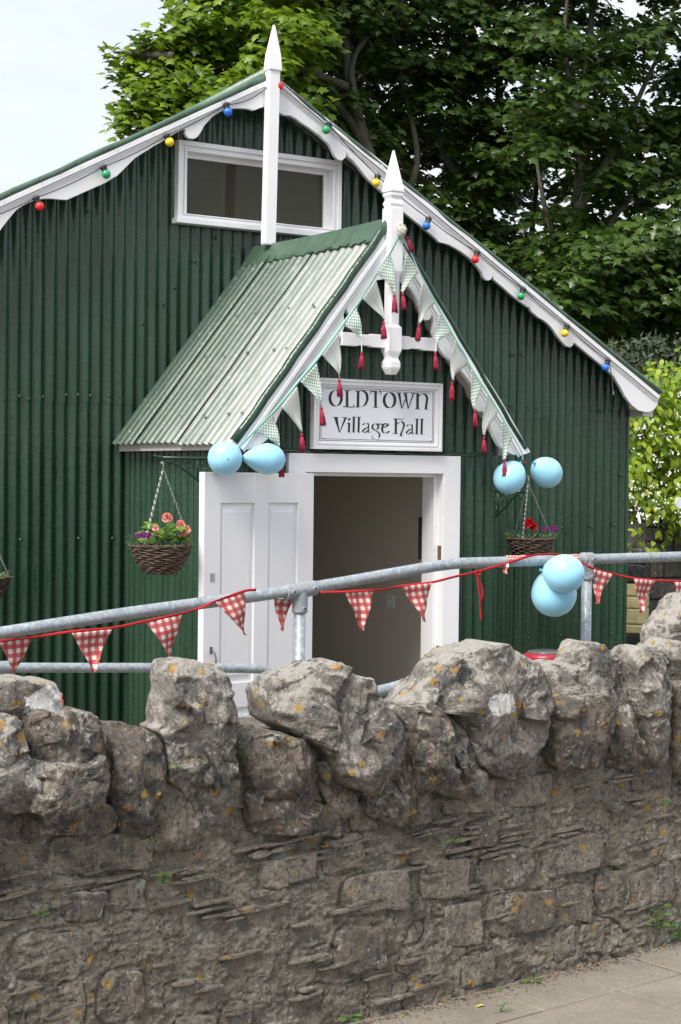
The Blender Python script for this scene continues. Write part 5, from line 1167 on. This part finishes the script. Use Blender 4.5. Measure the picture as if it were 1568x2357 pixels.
for ti,(nm,lab,ty,brs,p0,p1) in enumerate(TR):
    b0=at(*brs[0][0],ty); th=thing(nm,lab,'tree',(b0.x,b0.y,-.42),'sycamores behind the hall')
    g=MB(); b1=at(*brs[0][0],ty-.9); g.tube([(b0.x,b0.y,-.42),tuple(b1)],[.24,.17],10); trunk(g,brs[0],ty-.7,.14,.03); g.build('trunk',BARK,th,smooth=True)
    for br in brs[1:]: g=MB(); trunk(g,br,ty-(.9 if ti else .2),.055,.014); g.build('branch',BARK,th,smooth=True)
    cen=[];
    want={0:135,1:330,2:340}[ti]
    while len(cen)<want:
        px=rng.uniform(max(p0,230),min(p1,1900)) ; py=rng.uniform(-330,900)
        roof_y=165+(px-629)*.83 if px>629 else 165+(629-px)*.455
        if py>roof_y+50 and px<1470: continue
        if px>1400 and py>800: continue
        if ti==0 and px<lb(py)+45: continue
        y=ty+rng.uniform(-1.6,2.6)
        if ti==0 and px<520: y=ty+rng.uniform(-.4,1.0)
        if inhole(px,py): continue
        cen.append(tuple(at(px,py,y)))
    if ti==0:
        for px,py in ((255,118),(285,150),(318,178),(300,205),(322,240),(300,262),(345,130),(330,290),(310,165),(340,215),(435,40),(450,12),(470,60),(360,100),(395,115),(420,85),(420,140),(390,170),(400,215),(420,260),(275,245),(268,170),(292,128),(322,108),(286,205),(300,285),(278,275),(372,75),(405,30),(338,95)): cen.append(tuple(at(px,py,ty+.1)))
    if ti==2:
        for _ in range(120): cen.append(tuple(at(rng.uniform(1290,1640),rng.uniform(520,930),ty+rng.uniform(-2.4,1.2))))
    cen=np.array(cen); per=np.full(len(cen),98)
    if ti==0: per[-30:-24]=14; per[-24:-10]=34; per[-10:]=15
    idx=np.repeat(np.arange(len(cen)),per); M_=len(idx)
    rad=np.repeat(np.where(per<20,.14,np.where(per<40,.28,.46)),per)
    th_=rng.uniform(0,2*math.pi,M_); rr_=np.sqrt(rng.uniform(0,1,M_))*rad
    tilt=rng.normal(0,.25,(len(cen),2))[idx]
    off=np.stack([rr_*np.cos(th_),rr_*np.sin(th_),rng.normal(0,.07,M_)],1); off[:,2]+=tilt[:,0]*off[:,0]+tilt[:,1]*off[:,1]-.35*rr_**2
    P=cen[idx]+off; px,py=project(P)
    keep=np.ones(M_,bool)
    for a_,c_2,bb,dd2 in holes: keep&=~((((px-a_)/(bb*.85))**2+((py-c_2)/(dd2*.85))**2<1)&(rng.uniform(0,1,M_)<.93))
    P=P[keep]; M_=len(P)
    out_=off[keep]/.5
    nrm=np.stack([out_[:,0]*.5+rng.normal(0,.38,M_),out_[:,1]*.5+rng.normal(0,.38,M_)-.25,np.ones(M_)*.85],1)
    dirs=np.stack([out_[:,0]+rng.normal(0,.5,M_),out_[:,1]+rng.normal(0,.5,M_)-.2,rng.normal(-.2,.3,M_)],1)
    vis=(px[keep]>0)&(px[keep]<1568)&(py[keep]>0); order=np.lexsort((P[:,1],~vis)); P,nrm,dirs=P[order],nrm[order],dirs[order]
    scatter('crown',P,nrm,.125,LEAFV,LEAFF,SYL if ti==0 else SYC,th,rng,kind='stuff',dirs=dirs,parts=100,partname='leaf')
    print('tree',ti,M_)
# variegated bush
vb=thing('variegated_bush','dark bush of small cream edged leaves between the roof end and the shrub','bush',tuple(at(1480,1200,12.6))[:2]+(-.42,))
n=17000; px=rng.uniform(1330,1800,n); py=rng.uniform(740,1180,n); yy=12.2+rng.uniform(0,1.6,n)
k=(py>770+np.abs(1500-px)*.2); 
P=np.array([tuple(at(a,b_,c)) for a,b_,c in zip(px[k],py[k],yy[k])]); cl=fbm(P,2.2,3,4); P=P[(cl>.0)|(rng.uniform(0,1,len(P))<.12)]; P=P[P[:,0]>9.0]
scatter('foliage',P,rng.normal(0,.6,P.shape)+np.array([-.1,-.5,.6]),.085,NAV,NAF,VAR,vb,rng,kind='stuff')
g=MB(); bpt=at(1490,1150,12.9); 
for k in range(6): g.tube(spath([Vector((bpt.x+.05*k,12.9,-.42)),Vector((bpt.x+.1*k-.1,12.9,1.0)),Vector((bpt.x+.35*k-.9,12.9+.1*(k%3),2.6+.2*(k%2)))],5),.03,6)
g.build('stems',BARK,vb,smooth=True)
# flowering shrub
fs_=thing('flowering_shrub','yellow green shrub with white flower clusters right of the hall corner','shrub',tuple(at(1500,1300,11.0))[:2]+(-.42,))
cen=[]
while len(cen)<300:
    px=rng.uniform(1430,1850); py=rng.uniform(835,1262); tl=930-(px-1434)*.85 if px<1540 else 840
    if py<tl: continue
    if py>1255-max(0,(1470-px))*1.2+15: continue
    q=at(px,py,10.75+rng.uniform(0,.9)-.0006*(py-1100)); cen.append(tuple(q))
cen=np.array(cen); idx=np.repeat(np.arange(len(cen)),30); M_=len(idx); off=rng.normal(0,.075,(M_,3)); P=cen[idx]+off
sel=P[:,0]>8.98; P=P[sel]; off=off[sel]; M_=len(P)
order=np.argsort(P[:,1]); P,off=P[order],off[order]
nrm=off*3+rng.normal(0,.35,(M_,3))+np.array([-.15,-.55,.7]); dirs=off*6+rng.normal(0,.4,(M_,3))+np.array([0,-.35,-.5])
scatter('foliage',P,nrm,.078,OVV,OVF,SHR,fs_,rng,kind='stuff',dirs=dirs,parts=280,partname='leaf')
g=MB(); bx=at(1500,1300,11.0).x
for k in range(7): g.tube(spath([Vector((bx+.06*k,11.3,-.42)),Vector((bx+.16*k-.3,11.3,.9)),Vector((bx+.36*k-.9,11.25,2.2+.15*(k%3)))],5),.018,6)
g.build('stems',BARK,fs_,smooth=True)
fl=[(1501,972),(1482,983),(1520,985),(1497,1000),(1465,990),(1472,1002),(1555,945),(1566,955),(1562,905),(1450,1030),(1470,1050),(1535,1010),(1558,1005),(1552,1045),(1505,1050),(1520,1068),(1490,1085),(1450,1110),(1477,1118),(1460,1125),(1445,1142),(1458,1155),(1472,1165),(1500,1120),(1515,1132),(1508,1150),(1525,1110),(1535,1148),(1560,1118),(1448,1170),(1470,1185),(1490,1190),(1505,1205),(1522,1190),(1555,1082),(1540,1090),(1530,1160),(1560,1185),(1566,1200),(1480,1142),(1492,1135),(1512,1168),(1600,1000),(1620,1100),(1650,960),(1640,1180)]
for cx,cy in fl:
    g=MB()
    for j in range(rr.randint(3,8)):
        c=at(cx+rr.gauss(0,5),cy+rr.gauss(0,4),10.62+rr.uniform(-.03,.05)-.0006*(cy-1100)); nn=Vector((rr.gauss(0,.5),-1,rr.gauss(.4,.4))).normalized(); u_=nn.orthogonal().normalized(); v_=nn.cross(u_); a0=rr.uniform(0,6)
        g.add([c]+[c+(u_*math.cos(a0+k*math.pi/4)+v_*math.sin(a0+k*math.pi/4))*(.0125 if k%2==0 else .0055)+nn*.004 for k in range(8)],[(0,i,i%8+1) for i in range(1,9)])
    g.build('flower_cluster',PET,fs_,kind='stuff')
# ------------------------------------------------------------------ weeds and litter
WG=leafmat('fresh weed leaf',(.07,.17,.025),(.13,.27,.05),.3)
def weed(px,py,label,h_=.05,n=6,wall_=True,L_=.022,cat='weed',w_=.6):
    if wall_:
        y=4.12
        for _ in range(4): y=WY(at(px,py,y).x)-.0
        p=at(px,py,y)
    else: p=atZ(px,py,0.0)
    th=thing('weed',label,cat,tuple(p),'weeds on the stone wall'); g=MB(); s_=MB(); r2=random.Random(int(px*7+py))
    for k in range(n):
        a=k*2.4; f=(k+1)/n; top=p+Vector((math.cos(a)*.006,-.008-.006*f,h_*f)); tip=top+Vector((math.cos(a),math.sin(a)*.6-.3,.2)).normalized()*L_*.5
        s_.tube([p+Vector((0,-.002,0)),top,tip],.0011,4); leaf_shape(g,tip,(math.cos(a),math.sin(a)*.6-.35,r2.uniform(-.1,.4)),(0,-.4,1),L_*r2.uniform(.8,1.2),L_*w_,.15)
    s_.build('stem',WG,th); g.build('leaves',WG,th)
weed(1508,2138,'tallest weed, with pointed leaves, growing at the wall foot on the right',.075,9,L_=.034,w_=.5)
weed(1560,2165,'bushy weed at the wall foot at the right edge of the view',.08,12,L_=.028)
weed(1219,2262,'small round leaved sprout in a hole low in the wall',.02,5,L_=.026)
weed(1127,2298,'small seedling where the wall meets the paving slabs',.028,6,L_=.020)
weed(1151,2328,'thin grassy tuft growing from a joint of the paving slabs',.03,6,wall_=False,L_=.018,w_=.25)
weed(1041,1938,'clover like sprout high in the mortar below the large cope rock',.012,5,L_=.018)
weed(374,2035,'trailing sprout in the mortar in the left half of the wall',.03,7,L_=.012)
weed(372,2018,'tiny sprout just above the trailing one in the left mortar',.01,4,L_=.012)
weed(405,1772,'little green sprout in the crevice beside the tall upright cope rock',.02,5,L_=.014)
weed(92,2104,'tiny rosette in the mortar near the left edge of the view',.01,5,L_=.012)
weed(1523,1853,'feathery sprout in the mortar near the right edge of the view',.02,6,L_=.012)
weed(355,1936,'minute green rosette under an orange lichen patch on the left',.008,4,L_=.010)
weed(800,2350,'seedling at the bottom edge where wall and pavement meet',.02,6,L_=.022)
LIT=mat('dead leaf crumbs',(.16,.09,.05),.9); t=NT(LIT); g_=t.n('ShaderNodeNewGeometry').outputs['Random Per Island']; t.base(t.ramp(g_,[(0.,(.05,.035,.025)),(.45,(.17,.11,.07)),(.75,(.30,.22,.15)),(.9,(.30,.10,.05)),(1.,(.38,.33,.10))]))
n=1500; u=rng.uniform(-1.5,2.4,n); dd3=np.abs(rng.exponential(.028,n))+.002; P=np.stack([2.784+wd.x*u+wn.x*dd3,4.06+wd.y*u+wn.y*dd3,rng.uniform(.001,.008,n)],1)
scatter('leaf_litter',P,rng.normal(0,.4,(n,3))+np.array([0,0,1]),.012,NAV*np.array([1.6,1,1]),NAF,LIT,None,rng,kind='stuff',droop=0)
l=atZ(1115,2312,.006); g=MB(); leaf_shape(g,l,(-1,.2,.1),(0,0,1),.03,.014); tag(g.build('fallen_leaf',mat('yellow fallen leaf',(.55,.48,.04),.6)),'small yellow fallen leaf lying where wall meets paving','leaf')
g=MB(); n=70
rr=random.Random(8)
GRT=stone_mat('loose grit',LIME,.3)
for k in range(260):
    u=rr.uniform(-1.0,2.4); d_=abs(rr.gauss(0,.03))+.004; p=base0+wd*u+wn*d_; r=rr.uniform(.0025,.008); 
    g.add([p+Vector((r*math.cos(a)*rr.uniform(.6,1.2),r*math.sin(a)*rr.uniform(.6,1.2),-.001)) for a in (0,1.57,3.14,4.71)]+[p+Vector((0,0,r*.9))],[(0,1,4),(1,2,4),(2,3,4),(3,0,4)])
g.build('grit',GRT,kind='stuff')
